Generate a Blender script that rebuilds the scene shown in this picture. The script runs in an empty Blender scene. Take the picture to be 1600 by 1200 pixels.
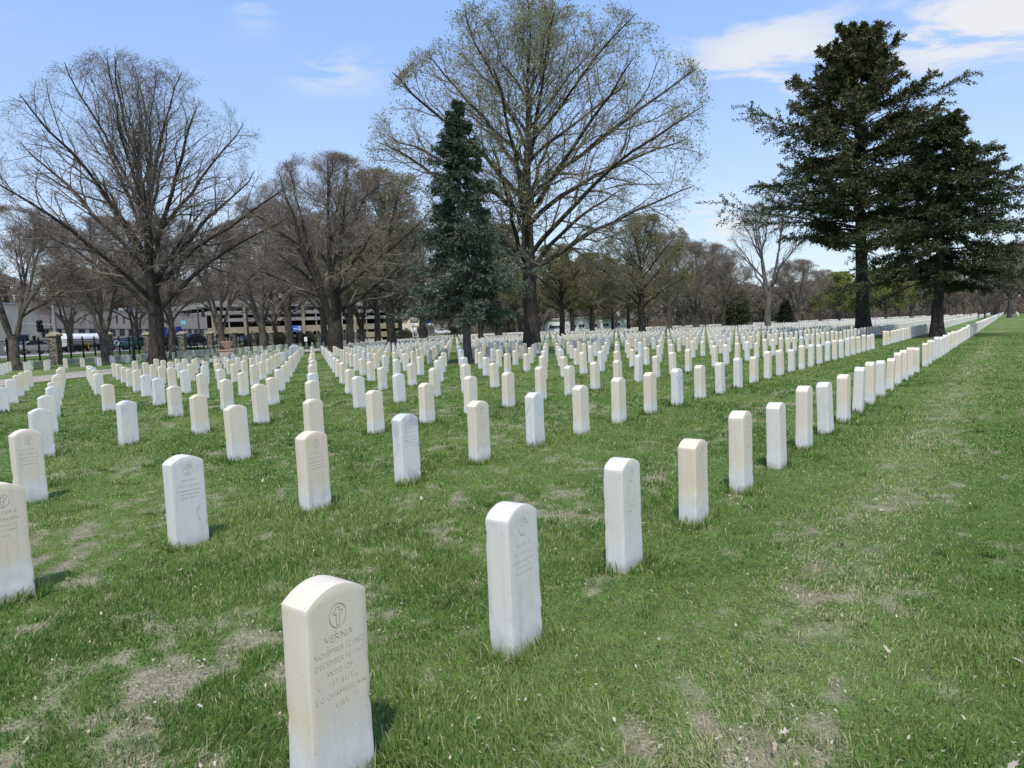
import bpy, bmesh, math, random
import numpy as np
from mathutils import Matrix, Vector, noise as mnoise

random.seed(7)
RNG = np.random.default_rng(11)
sc = bpy.context.scene
COL = sc.collection
PI = math.pi

# ------------------------------------------------------------------ camera
FPX, PITCH, ROLL, CAMH = 1067.0, 0.0797, -0.0409, 1.5
cp, sp = math.cos(PITCH), math.sin(PITCH)
cr, sr = math.cos(ROLL), math.sin(ROLL)
FWD = np.array([0, cp, -sp]); R0 = np.array([1.0, 0, 0]); U0 = np.array([0, sp, cp])
RGT = cr * R0 + sr * U0
UPV = -sr * R0 + cr * U0
CAMP = np.array([0, 0, CAMH])


def ray(px, py):
    return FWD + RGT * (px - 800) / FPX - UPV * (py - 600) / FPX


def at(px, py, Y):
    d = ray(px, py); return CAMP + d * (Y / d[1])


def ground(px, py):
    d = ray(px, py); return CAMP + d * (-CAMH / d[2])


def proj(P):
    q = np.asarray(P, float) - CAMP
    z = q @ FWD
    return 800 + FPX * (q @ RGT) / z, 600 - FPX * (q @ UPV) / z, z


cam_d = bpy.data.cameras.new('camera'); cam = bpy.data.objects.new('camera', cam_d); COL.objects.link(cam)
cam_d.sensor_fit = 'HORIZONTAL'; cam_d.sensor_width = 36; cam_d.lens = FPX / 1600 * 36
cam_d.clip_start = 0.05; cam_d.clip_end = 6000
m = Matrix.Identity(4)
for i in range(3):
    m[i][0], m[i][1], m[i][2], m[i][3] = RGT[i], UPV[i], -FWD[i], CAMP[i]
cam.matrix_world = m
sc.camera = cam

# ------------------------------------------------------------------ materials
def new_mat(name):
    mt = bpy.data.materials.new(name); mt.use_nodes = True
    nt = mt.node_tree; b = nt.nodes['Principled BSDF']
    return mt, nt, b


def N(nt, typ, **kw):
    n = nt.nodes.new(typ)
    for k, v in kw.items():
        if k.startswith('i_'):
            n.inputs[k[2:].replace('_', ' ')].default_value = v
        else:
            setattr(n, k, v)
    return n


def mixc(nt, fac, a, b, mode='MIX'):
    n = nt.nodes.new('ShaderNodeMix'); n.data_type = 'RGBA'; n.blend_type = mode
    for sock, v in ((n.inputs[0], fac), (n.inputs[6], a), (n.inputs[7], b)):
        if isinstance(v, (int, float)): sock.default_value = v
        elif isinstance(v, tuple): sock.default_value = (*v, 1) if len(v) == 3 else v
        else: nt.links.new(v, sock)
    return n.outputs[2]


def math_(nt, op, a, b=None, c=None, clamp=False):
    n = nt.nodes.new('ShaderNodeMath'); n.operation = op; n.use_clamp = clamp
    for i, v in enumerate((a, b, c)):
        if v is None: continue
        if isinstance(v, (int, float)): n.inputs[i].default_value = v
        else: nt.links.new(v, n.inputs[i])
    return n.outputs[0]


def maprange(nt, v, a, b, c=0.0, d=1.0, smooth=True):
    n = nt.nodes.new('ShaderNodeMapRange'); n.interpolation_type = 'SMOOTHSTEP' if smooth else 'LINEAR'
    nt.links.new(v, n.inputs[0])
    for i, x in enumerate((a, b, c, d)): n.inputs[i + 1].default_value = x
    return n.outputs[0]


def noise_tex(nt, vec, scale, detail=4, rough=0.55, dist=0.0):
    n = nt.nodes.new('ShaderNodeTexNoise'); n.inputs['Scale'].default_value = scale
    n.inputs['Detail'].default_value = detail; n.inputs['Roughness'].default_value = rough; n.inputs['Distortion'].default_value = dist
    if vec is not None: nt.links.new(vec, n.inputs['Vector'])
    return n.outputs['Fac']


def vec_scale(nt, vec, s):
    n = nt.nodes.new('ShaderNodeVectorMath'); n.operation = 'MULTIPLY'
    nt.links.new(vec, n.inputs[0]); n.inputs[1].default_value = s
    return n.outputs[0]


def bump(nt, b, h, dist, strength=1.0):
    n = nt.nodes.new('ShaderNodeBump'); n.inputs['Distance'].default_value = dist; n.inputs['Strength'].default_value = strength
    nt.links.new(h, n.inputs['Height']); nt.links.new(n.outputs[0], b.inputs['Normal'])


def simple(name, col, rough=0.7, var=0.12, scale=3.0, metal=0.0, spec=0.3, stretch=(1, 1, 1), bumpd=0.0):
    mt, nt, b = new_mat(name)
    tc = N(nt, 'ShaderNodeNewGeometry')
    v = vec_scale(nt, tc.outputs['Position'], stretch)
    f = noise_tex(nt, v, scale, 5, 0.6)
    lo = tuple(max(0, c * (1 - var * 1.6)) for c in col); hi = tuple(min(1, c * (1 + var * 1.2)) for c in col)
    nt.links.new(mixc(nt, maprange(nt, f, 0.3, 0.7), lo, hi), b.inputs['Base Color'])
    b.inputs['Roughness'].default_value = rough; b.inputs['Metallic'].default_value = metal
    b.inputs['Specular IOR Level'].default_value = spec
    if bumpd: bump(nt, b, f, bumpd)
    return mt


def stone_mat(name, cream, vein, island=False):
    mt, nt, b = new_mat(name)
    g = N(nt, 'ShaderNodeNewGeometry')
    pos = g.outputs['Position']
    if island: rnd = g.outputs['Random Per Island']
    else: rnd = N(nt, 'ShaderNodeObjectInfo').outputs['Random']
    comb = N(nt, 'ShaderNodeCombineXYZ')
    r10 = math_(nt, 'MULTIPLY', rnd, 37.0)
    for i in range(3): nt.links.new(r10, comb.inputs[i])
    add = N(nt, 'ShaderNodeVectorMath', operation='ADD'); nt.links.new(pos, add.inputs[0]); nt.links.new(comb.outputs[0], add.inputs[1])
    p = add.outputs[0]
    sep = N(nt, 'ShaderNodeSeparateXYZ'); nt.links.new(pos, sep.inputs[0])
    z = sep.outputs[2]
    n1 = noise_tex(nt, p, 4.0, 5, 0.6)
    n2 = noise_tex(nt, vec_scale(nt, p, (9, 9, 1.2)), 2.0, 4, 0.6)
    # cream weathering above the part that once stood in the soil
    zz = math_(nt, 'ADD', z, math_(nt, 'MULTIPLY', math_(nt, 'SUBTRACT', n1, 0.5), 0.22))
    top = maprange(nt, zz, 0.10, 0.30)
    r2 = math_(nt, 'FRACT', math_(nt, 'MULTIPLY', rnd, 7.31))
    if island:
        amt = math_(nt, 'MULTIPLY', maprange(nt, r2, 0.25, 0.6), maprange(nt, rnd, 0, 1, 0.35, 1.0))
    else:
        amt = math_(nt, 'MULTIPLY', cream, maprange(nt, r2, 0, 1, 0.75, 1.0))
    ca = math_(nt, 'MULTIPLY', math_(nt, 'MULTIPLY', top, amt), maprange(nt, n2, 0.25, 0.65, 0.65, 1.0))
    col = mixc(nt, ca, (0.67, 0.658, 0.635), (0.70, 0.59, 0.425))
    # grey marble veining
    w = N(nt, 'ShaderNodeTexNoise'); w.inputs['Scale'].default_value = 1.6; w.inputs['Detail'].default_value = 6; w.inputs['Distortion'].default_value = 1.6
    nt.links.new(vec_scale(nt, p, (1.6, 1.6, 0.9)), w.inputs['Vector'])
    ridge = math_(nt, 'ABSOLUTE', math_(nt, 'SUBTRACT', w.outputs['Fac'], 0.5))
    vm = maprange(nt, ridge, 0.0, 0.05, 1.0, 0.0)
    cloud = maprange(nt, noise_tex(nt, p, 3.0, 3), 0.45, 0.7)
    vf = math_(nt, 'MULTIPLY', math_(nt, 'MULTIPLY', vm, cloud), vein)
    col = mixc(nt, vf, col, (0.36, 0.38, 0.42))
    col = mixc(nt, math_(nt, 'MULTIPLY', cloud, vein * 0.35), col, (0.60, 0.62, 0.66))
    # rain streaks, lichen specks, soil splash at the foot
    st = maprange(nt, noise_tex(nt, vec_scale(nt, p, (26, 26, 1.0)), 1.3, 3, 0.6), 0.52, 0.78, 0.0, 0.42)
    col = mixc(nt, st, col, (0.50, 0.45, 0.36))
    sp_ = maprange(nt, noise_tex(nt, p, 55.0, 2), 0.64, 0.76, 0.0, 0.45)
    col = mixc(nt, sp_, col, (0.30, 0.29, 0.26))
    bl = maprange(nt, noise_tex(nt, vec_scale(nt, p, (5, 5, 3)), 1.0, 5, 0.65), 0.55, 0.75, 0.0, 0.38)
    col = mixc(nt, math_(nt, 'MULTIPLY', bl, maprange(nt, z, 0.35, 0.05, 0.25, 1.0)), col, (0.40, 0.405, 0.415))
    soil = maprange(nt, math_(nt, 'ADD', z, math_(nt, 'MULTIPLY', math_(nt, 'SUBTRACT', n1, 0.5), 0.12)), -0.01, 0.09, 0.75, 0.0)
    col = mixc(nt, soil, col, (0.30, 0.29, 0.20))
    nt.links.new(col, b.inputs['Base Color'])
    b.inputs['Roughness'].default_value = 0.62; b.inputs['Specular IOR Level'].default_value = 0.3
    bump(nt, b, noise_tex(nt, p, 120.0, 3), 0.0011, 0.5)
    return mt


def leaf_mat(name, c1, c2, c3, trans=0.25, rough=0.6):
    """three tints by island-independent per-point attribute 'tint'"""
    mt, nt, b = new_mat(name)
    a = N(nt, 'ShaderNodeAttribute', attribute_name='tint')
    ramp = N(nt, 'ShaderNodeValToRGB')
    e = ramp.color_ramp.elements
    e[0].position = 0.0; e[0].color = (*c1, 1); e[1].position = 1.0; e[1].color = (*c3, 1)
    x = e.new(0.5); x.color = (*c2, 1)
    nt.links.new(a.outputs['Fac'], ramp.inputs[0])
    nt.links.new(ramp.outputs[0], b.inputs['Base Color'])
    b.inputs['Roughness'].default_value = rough; b.inputs['Specular IOR Level'].default_value = 0.2
    if trans > 0:
        t = N(nt, 'ShaderNodeBsdfTranslucent'); nt.links.new(ramp.outputs[0], t.inputs['Color'])
        mx = N(nt, 'ShaderNodeMixShader'); mx.inputs[0].default_value = trans
        nt.links.new(b.outputs[0], mx.inputs[1]); nt.links.new(t.outputs[0], mx.inputs[2])
        nt.links.new(mx.outputs[0], nt.nodes['Material Output'].inputs['Surface'])
    return mt


def bark_mat(name, c1, c2, scale=1.0):
    mt, nt, b = new_mat(name)
    g = N(nt, 'ShaderNodeNewGeometry')
    v = vec_scale(nt, g.outputs['Position'], (9 * scale, 9 * scale, 1.3 * scale))
    f = noise_tex(nt, v, 1.6, 6, 0.65, 0.4)
    nt.links.new(mixc(nt, maprange(nt, f, 0.32, 0.68), c1, c2), b.inputs['Base Color'])
    b.inputs['Roughness'].default_value = 0.9; b.inputs['Specular IOR Level'].default_value = 0.1
    bump(nt, b, f, 0.05, 1.0)
    return mt


M = {}
M['cream'] = stone_mat('cream_marble', 1.0, 0.12)
M['white'] = stone_mat('white_marble', 0.38, 0.30)
M['grey'] = stone_mat('grey_veined_marble', 0.05, 1.0)
M['far_stone'] = stone_mat('mixed_marble', 0.6, 0.2, island=True)
M['cut'] = simple('weathered_engraving', (0.61, 0.565, 0.48), 0.85, 0.1, 40)
M['bark_dark'] = bark_mat('dark_bark', (0.028, 0.024, 0.021), (0.085, 0.072, 0.062))
M['bark_mid'] = bark_mat('brown_bark', (0.07, 0.058, 0.05), (0.18, 0.155, 0.135))
M['bark_pale'] = bark_mat('pale_grey_bark', (0.09, 0.082, 0.075), (0.22, 0.20, 0.185))
M['twig'] = simple('twig_bark', (0.23, 0.195, 0.165), 0.9, 0.2, 0.8, spec=0.1)
M['twig_dark'] = simple('dark_twig_bark', (0.165, 0.138, 0.118), 0.9, 0.2, 0.8, spec=0.1)
M['twig_pale'] = simple('pale_twig_bark', (0.17, 0.15, 0.135), 0.9, 0.2, 0.8, spec=0.1)
M['bud_brown'] = leaf_mat('brown_buds', (0.20, 0.15, 0.12), (0.31, 0.235, 0.19), (0.40, 0.32, 0.25), 0.3)
M['leaf_spring'] = leaf_mat('spring_leaflets', (0.18, 0.185, 0.07), (0.28, 0.285, 0.11), (0.38, 0.37, 0.17), 0.4)
M['leaf_olive'] = leaf_mat('olive_leaflets', (0.14, 0.138, 0.055), (0.22, 0.21, 0.085), (0.30, 0.235, 0.11), 0.4)
M['leaf_lime'] = leaf_mat('lime_leaves', (0.15, 0.18, 0.04), (0.25, 0.28, 0.07), (0.34, 0.35, 0.12), 0.4)
M['spruce'] = leaf_mat('spruce_needles', (0.045, 0.068, 0.046), (0.11, 0.150, 0.105), (0.22, 0.26, 0.20), 0.08)
M['fir'] = leaf_mat('fir_needles', (0.034, 0.048, 0.021), (0.080, 0.097, 0.043), (0.15, 0.125, 0.06), 0.08)
M['fir_dark'] = leaf_mat('dark_fir_needles', (0.030, 0.044, 0.020), (0.068, 0.086, 0.038), (0.11, 0.11, 0.05), 0.06)
M['dead_leaf'] = leaf_mat('dry_leaves', (0.26, 0.14, 0.07), (0.48, 0.39, 0.30), (0.55, 0.49, 0.41), 0.15)
M['grass'] = leaf_mat('grass_blades', (0.096, 0.192, 0.038), (0.228, 0.318, 0.085), (0.56, 0.49, 0.32), 0.42, 0.55)
M['concrete'] = simple('pinkish_concrete', (0.70, 0.53, 0.42), 0.9, 0.14, 0.5, stretch=(3, 3, 0.25))
M['cream_paint'] = simple('cream_render', (0.72, 0.62, 0.47), 0.9, 0.1, 0.4)
M['ramp_cream'] = simple('cream_precast', (0.36, 0.295, 0.20), 0.9, 0.12, 0.3)
M['ramp_grey'] = simple('grey_precast', (0.30, 0.29, 0.275), 0.9, 0.1, 0.3)
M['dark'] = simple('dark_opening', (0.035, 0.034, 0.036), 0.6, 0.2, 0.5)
M['glass'] = simple('blue_dark_glass', (0.03, 0.04, 0.07), 0.15, 0.2, 0.5, spec=0.6)
M['white_wall'] = simple('white_siding', (0.78, 0.79, 0.80), 0.7, 0.05, 0.5)
M['white_paint'] = simple('white_paint', (0.80, 0.81, 0.82), 0.4, 0.04, 0.5)
M['roof'] = simple('brown_shingles', (0.16, 0.12, 0.10), 0.9, 0.2, 2.0)
M['iron'] = simple('black_iron', (0.012, 0.012, 0.014), 0.5, 0.2, 2.0)
M['steel'] = simple('galvanised_steel', (0.24, 0.26, 0.28), 0.6, 0.1, 2.0, metal=0.0)
M['wood_pole'] = simple('weathered_wood', (0.11, 0.085, 0.065), 0.9, 0.2, 2.0, stretch=(4, 4, 0.4))
M['cap'] = simple('limestone_cap', (0.40, 0.35, 0.26), 0.9, 0.12, 4.0)
M['kerb'] = simple('concrete_kerb', (0.50, 0.48, 0.46), 0.9, 0.1, 1.5)
M['tan_stone'] = simple('tan_stone', (0.40, 0.33, 0.27), 0.9, 0.15, 5.0)
M['terracotta'] = simple('pink_terracotta', (0.52, 0.36, 0.29), 0.8, 0.1, 5.0)
M['sign_blue'] = simple('blue_sign', (0.03, 0.06, 0.30), 0.5, 0.05, 1.0)
M['banner_blue'] = simple('banner_blue', (0.03, 0.14, 0.50), 0.5, 0.05, 1.0)
M['sign_cyan'] = simple('pale_blue_sign', (0.22, 0.50, 0.70), 0.5, 0.05, 1.0)
M['sign_tan'] = simple('tan_signal_back', (0.17, 0.12, 0.075), 0.7, 0.1, 2.0)
M['green_awning'] = simple('dark_green_canvas', (0.01, 0.045, 0.04), 0.8, 0.1, 2.0)
M['tyre'] = simple('tyre_rubber', (0.015, 0.015, 0.016), 0.8, 0.1, 2.0)
M['rim'] = simple('alloy_rim', (0.45, 0.45, 0.47), 0.35, 0.05, 2.0, metal=0.6)
M['yellow'] = simple('yellow_paint', (0.65, 0.45, 0.03), 0.5, 0.05, 1.0)
M['asphalt'] = simple('street_asphalt', (0.22, 0.20, 0.19), 0.9, 0.12, 0.8)
M['path'] = simple('worn_drive', (0.36, 0.31, 0.27), 0.95, 0.14, 1.2)
for nm, c in (('car_silver', (0.45, 0.43, 0.40)), ('car_teal', (0.03, 0.09, 0.12)), ('car_navy', (0.02, 0.03, 0.07)), ('car_white', (0.7, 0.71, 0.72)), ('car_black', (0.012, 0.013, 0.016)), ('car_grey', (0.13, 0.14, 0.16))):
    M[nm] = simple(nm, c, 0.25, 0.03, 0.5, spec=0.6)


def rubble_mat():
    mt, nt, b = new_mat('coursed_rubble')
    g = N(nt, 'ShaderNodeTexCoord')
    v = vec_scale(nt, g.outputs['Object'], (3.2, 3.2, 7.5))
    vo = N(nt, 'ShaderNodeTexVoronoi'); nt.links.new(v, vo.inputs['Vector']); vo.inputs['Scale'].default_value = 1.0
    vd = N(nt, 'ShaderNodeTexVoronoi', feature='DISTANCE_TO_EDGE'); nt.links.new(v, vd.inputs['Vector']); vd.inputs['Scale'].default_value = 1.0
    sep = N(nt, 'ShaderNodeSeparateColor'); nt.links.new(vo.outputs['Color'], sep.inputs[0])
    col = mixc(nt, sep.outputs[0], (0.13, 0.115, 0.10), (0.34, 0.30, 0.25))
    col = mixc(nt, maprange(nt, vd.outputs['Distance'], 0.0, 0.10, 1.0, 0.0), col, (0.07, 0.065, 0.06))
    nt.links.new(col, b.inputs['Base Color']); b.inputs['Roughness'].default_value = 0.95
    bump(nt, b, vd.outputs['Distance'], 0.12)
    return mt


M['rubble'] = rubble_mat()

# ------------------------------------------------------------------ object helpers
def tag(o, label=None, cat=None, group=None, kind=None):
    if label: o['label'] = label
    if cat: o['category'] = cat
    if group: o['group'] = group
    if kind: o['kind'] = kind
    return o


def empty(name, loc, rz=0.0, label=None, cat=None, group=None):
    o = bpy.data.objects.new(name, None); COL.objects.link(o)
    o.location = loc; o.rotation_euler = (0, 0, rz); o.empty_display_size = 0.2
    return tag(o, label, cat, group)


def link(name, me, parent=None, loc=(0, 0, 0), rz=0.0):
    o = bpy.data.objects.new(name, me); COL.objects.link(o)
    o.location = loc; o.rotation_euler = (0, 0, rz)
    if parent is not None: o.parent = parent
    return o


def mesh_np(name, V, F4=None, F3=None, mats=(), mi4=None, mi3=None, smooth=True, tint=None, attr='tint'):
    me = bpy.data.meshes.new(name)
    V = np.ascontiguousarray(V, dtype=np.float32).reshape(-1, 3)
    parts = []; tot = []; mi = []
    if F4 is not None and len(F4):
        parts.append(np.asarray(F4, np.int32).reshape(-1)); tot.append(np.full(len(F4), 4, np.int32)); mi.append(np.zeros(len(F4), np.int32) if mi4 is None else np.asarray(mi4, np.int32))
    if F3 is not None and len(F3):
        parts.append(np.asarray(F3, np.int32).reshape(-1)); tot.append(np.full(len(F3), 3, np.int32)); mi.append(np.zeros(len(F3), np.int32) if mi3 is None else np.asarray(mi3, np.int32))
    loops = np.concatenate(parts); tot = np.concatenate(tot); mi = np.concatenate(mi)
    start = np.concatenate([[0], np.cumsum(tot)[:-1]]).astype(np.int32)
    me.vertices.add(len(V)); me.vertices.foreach_set('co', V.reshape(-1))
    me.loops.add(len(loops)); me.loops.foreach_set('vertex_index', loops)
    me.polygons.add(len(tot)); me.polygons.foreach_set('loop_start', start)
    try: me.polygons.foreach_set('loop_total', tot)
    except Exception: pass
    for mt in mats: me.materials.append(mt)
    me.polygons.foreach_set('material_index', mi)
    me.polygons.foreach_set('use_smooth', np.full(len(tot), smooth, dtype=bool))
    if tint is not None:
        a = me.attributes.new(attr, 'FLOAT', 'POINT'); a.data.foreach_set('value', np.asarray(tint, np.float32))
    me.update(calc_edges=True)
    return me


class MB:
    """collects boxes, prisms, tubes in one mesh"""
    def __init__(s): s.v = []; s.f = []; s.m = []

    def box(s, a, b, mi=0):
        n = len(s.v)
        x0, y0, z0 = a; x1, y1, z1 = b
        s.v += [(x0, y0, z0), (x1, y0, z0), (x1, y1, z0), (x0, y1, z0), (x0, y0, z1), (x1, y0, z1), (x1, y1, z1), (x0, y1, z1)]
        for q in ((3, 2, 1, 0), (4, 5, 6, 7), (0, 1, 5, 4), (1, 2, 6, 5), (2, 3, 7, 6), (3, 0, 4, 7)):
            s.f.append([n + i for i in q]); s.m.append(mi)
        return s

    def tube(s, pts, r, sides=8, mi=0):
        pts = [Vector(p) for p in pts]; rs = r if isinstance(r, (list, tuple)) else [r] * len(pts)
        n = len(s.v); up = Vector((0.31, 0.87, 0.38))
        for i, p in enumerate(pts):
            t = (pts[min(i + 1, len(pts) - 1)] - pts[max(i - 1, 0)]).normalized()
            u = t.cross(up).normalized(); w = t.cross(u)
            for k in range(sides):
                a = 2 * PI * k / sides; s.v.append(tuple(p + (u * math.cos(a) + w * math.sin(a)) * rs[i]))
        for i in range(len(pts) - 1):
            for k in range(sides):
                a = n + i * sides + k; b = n + i * sides + (k + 1) % sides
                s.f.append([a, b, b + sides, a + sides]); s.m.append(mi)
        s.f.append([n + k for k in range(sides)]); s.m.append(mi)
        e = n + (len(pts) - 1) * sides
        s.f.append([e + k for k in reversed(range(sides))]); s.m.append(mi)
        return s

    def lathe(s, prof, seg=20, c=(0, 0), mi=0):
        n = len(s.v)
        for r, z in prof:
            for k in range(seg):
                a = 2 * PI * k / seg; s.v.append((c[0] + r * math.cos(a), c[1] + r * math.sin(a), z))
        for i in range(len(prof) - 1):
            for k in range(seg):
                a = n + i * seg + k; b = n + i * seg + (k + 1) % seg
                s.f.append([a, b, b + seg, a + seg]); s.m.append(mi)
        s.f.append([n + k for k in reversed(range(seg))]); s.m.append(mi)
        e = n + (len(prof) - 1) * seg
        s.f.append([e + k for k in range(seg)]); s.m.append(mi)
        return s

    def prism(s, outline, y0, y1, mi=0):
        """outline in (x,z), extruded along y"""
        n = len(s.v); k = len(outline)
        s.v += [(x, y0, z) for x, z in outline] + [(x, y1, z) for x, z in outline]
        s.f.append([n + i for i in range(k)]); s.m.append(mi)
        s.f.append([n + k + i for i in reversed(range(k))]); s.m.append(mi)
        for i in range(k):
            j = (i + 1) % k
            s.f.append([n + j, n + i, n + k + i, n + k + j]); s.m.append(mi)
        return s

    def mesh(s, name, *mats, bevel=0.0, smooth=False):
        me = bpy.data.meshes.new(name); me.from_pydata(s.v, [], s.f)
        for mt in mats: me.materials.append(mt)
        me.polygons.foreach_set('material_index', s.m)
        bm = bmesh.new(); bm.from_mesh(me)
        bmesh.ops.recalc_face_normals(bm, faces=bm.faces)
        if bevel:
            bmesh.ops.bevel(bm, geom=[e for e in bm.edges if len(e.link_faces) == 2 and e.calc_face_angle(0) > 0.6], offset=bevel, segments=2, affect='EDGES', profile=0.6)
        for f in bm.faces: f.smooth = smooth
        bm.to_mesh(me); bm.free()
        return me

    def build(s, name, mats, parent=None, bevel=0.0, loc=(0, 0, 0), rz=0.0, smooth=False):
        if not isinstance(mats, (list, tuple)): mats = (mats,)
        return link(name, s.mesh(name, *mats, bevel=bevel, smooth=smooth), parent, loc, rz)


def copy_tree(o, parent=None):
    c = o.copy(); COL.objects.link(c); c.parent = parent
    for ch in [x for x in o.children]: copy_tree(ch, c)
    return c


# ------------------------------------------------------------------ 2-D value noise for the lawn
_T = RNG.random((256, 256))


def vnoise(x, y):
    xi = np.floor(x).astype(int); yi = np.floor(y).astype(int)
    fx = x - xi; fy = y - yi
    fx = fx * fx * (3 - 2 * fx); fy = fy * fy * (3 - 2 * fy)
    a = _T[xi % 256, yi % 256]; b = _T[(xi + 1) % 256, yi % 256]; c = _T[xi % 256, (yi + 1) % 256]; d = _T[(xi + 1) % 256, (yi + 1) % 256]
    return (a * (1 - fx) + b * fx) * (1 - fy) + (c * (1 - fx) + d * fx) * fy


def fbm(x, y, o=4):
    t = 0; a = 0.5; s = 0
    for i in range(o):
        t = t + a * vnoise(x * 2 ** i + 17.3 * i, y * 2 ** i - 9.1 * i); s += a; a *= 0.55
    return t / s


def sstep(x, a, b):
    t = np.clip((x - a) / (b - a), 0, 1); return t * t * (3 - 2 * t)


# ------------------------------------------------------------------ headstone lattice
TH = 0.6327
D1 = np.array([math.sin(TH), math.cos(TH)]); D2 = np.array([-math.cos(TH), math.sin(TH)])
S1, S2 = 1.138, 2.951
L0 = np.array([-0.724, 2.126])
SW, ST = 0.243, 0.130
RZ = PI / 2 - TH


def lat(r, k):
    return L0 + D1 * (k * S1) + D2 * (r * S2)


def to_lat(x, y):
    dx = x - L0[0]; dy = y - L0[1]
    return (dx * D1[0] + dy * D1[1]) / S1, (dx * D2[0] + dy * D2[1]) / S2   # k, r


def straw_mask(x, y):
    k, r = to_lat(x, y)
    fr = r - np.floor(r)
    grave = np.exp(-((fr - 0.42) / 0.20) ** 2)
    n = fbm(x * 0.55 + 3, y * 0.55 + 8, 5)
    n2 = fbm(x * 2.1 + 31, y * 2.1 + 2, 4)
    n3 = fbm(x * 7.3 + 5, y * 7.3 + 44, 3)
    v = n * 0.13 + n2 * 0.29 + n3 * 0.58 + 0.085 * grave * (r > -0.05) - 0.01
    lane = np.where(r < 0, 1.0, 0.0)
    d = -r * S2
    g_ = lambda c, w: np.exp(-((d - c) / w) ** 2)
    track = 0.035 * g_(1.05, 0.34) - 0.06 * g_(0.3, 0.3) - 0.03 * g_(1.8, 0.3) + 0.015 * g_(2.75, 0.4) - 0.04 * g_(3.6, 0.3) + 0.03 * g_(4.4, 0.4)
    v = v + lane * track
    near = np.exp(-(np.hypot(x - 1.1, y - 2.2) / 1.6) ** 2) * 0.05
    return sstep(v, 0.525, 0.75)


def lane_tracks(x, y):
    k, r = to_lat(x, y); d = -r * S2
    g_ = lambda c, w: np.exp(-((d - c) / w) ** 2)
    return np.clip((g_(1.05, 0.33) + 0.8 * g_(2.7, 0.36) + 0.6 * g_(4.3, 0.36)) * (0.35 + 1.3 * fbm(x * 0.5 + 90, y * 0.5 + 7, 3)), 0, 1) * (r < 0)


def zground(x, y):
    return 0.9 * sstep(-x, 42.0, 47.0)


# ------------------------------------------------------------------ ground sheet
def build_ground():
    ang = np.concatenate([np.arange(-52, 52.01, 0.4), np.arange(60, 301, 8)])
    ang = np.radians(ang)
    rad = [0.3]
    while rad[-1] < 2500: rad.append(rad[-1] * 1.022 + 0.01)
    rad = np.array(rad)
    A, R = np.meshgrid(ang, rad)
    X = np.sin(A) * R; Y = np.cos(A) * R
    V = np.stack([X, Y, zground(X, Y)], -1).reshape(-1, 3)
    na, nr = len(ang), len(rad)
    i, j = np.meshgrid(np.arange(nr - 1), np.arange(na), indexing='ij')
    a = (i * na + j).ravel(); b = (i * na + (j + 1) % na).ravel(); c = b + na; d = a + na
    F = np.stack([a, d, c, b], 1)
    V = np.vstack([V, [[0, 0, 0]]]); cidx = len(V) - 1
    F3 = np.stack([np.arange(na), (np.arange(na) + 1) % na, np.full(na, cidx)], 1)
    mask = straw_mask(V[:, 0], V[:, 1])
    mt, nt, b_ = new_mat('lawn_soil')
    g = N(nt, 'ShaderNodeNewGeometry'); p = g.outputs['Position']
    at_ = N(nt, 'ShaderNodeAttribute', attribute_name='straw').outputs['Fac']
    n1 = noise_tex(nt, p, 0.35, 5, 0.6); n2 = noise_tex(nt, p, 9.0, 4, 0.7); n3 = noise_tex(nt, p, 60.0, 3, 0.7)
    gr = mixc(nt, maprange(nt, n1, 0.35, 0.65), (0.110, 0.192, 0.040), (0.163, 0.245, 0.063))
    gr = mixc(nt, maprange(nt, n2, 0.35, 0.75), gr, (0.085, 0.120, 0.045))
    stw = mixc(nt, maprange(nt, n3, 0.35, 0.7), (0.25, 0.205, 0.145), (0.54, 0.47, 0.36))
    stw = mixc(nt, maprange(nt, n2, 0.4, 0.7), stw, (0.25, 0.20, 0.14))
    # nearer than the blades reach, mostly thatch and soil shows between them
    sep = N(nt, 'ShaderNodeSeparateXYZ'); nt.links.new(p, sep.inputs[0])
    col = mixc(nt, math_(nt, 'MULTIPLY', at_, 0.85), gr, stw)
    col = mixc(nt, maprange(nt, n3, 0.62, 0.75, 0.0, 0.4), col, (0.33, 0.28, 0.19))
    nt.links.new(col, b_.inputs['Base Color']); b_.inputs['Roughness'].default_value = 1.0; b_.inputs['Specular IOR Level'].default_value = 0.05
    bump(nt, b_, math_(nt, 'ADD', n2, n3), 0.02)
    me = mesh_np('ground', V, F, F3, (mt,), tint=mask, attr='straw')
    tag(link('ground', me), kind='structure')


build_ground()


def sheet(name, xs, ys, z, mat, wob=0.0):
    V = []; F = []
    for i, y in enumerate(ys):
        for j, x in enumerate(xs):
            e = wob * (fbm(np.array([x * 3.1 + 5]), np.array([y * 0.4]), 3)[0] - 0.5) if j in (0, len(xs) - 1) else 0
            V.append((x + e, y, z + float(zground(np.array([x]), np.array([y]))[0])))
    n = len(xs)
    for i in range(len(ys) - 1):
        for j in range(n - 1):
            F.append((i * n + j, i * n + j + 1, (i + 1) * n + j + 1, (i + 1) * n + j))
    me = mesh_np(name, np.array(V), np.array(F), None, (mat,))
    return tag(link(name, me), kind='structure')


sheet('road', np.linspace(-26.2, -21.2, 4), np.linspace(4, 230, 150), 0.012, M['path'], 0.7)
sheet('street', np.linspace(-62, -48.5, 4), np.linspace(10, 330, 20), 0.02, M['asphalt'])
sheet('pavement', np.linspace(-47.6, -45.8, 3), np.linspace(10, 330, 20), 0.03, M['kerb'])

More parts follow.
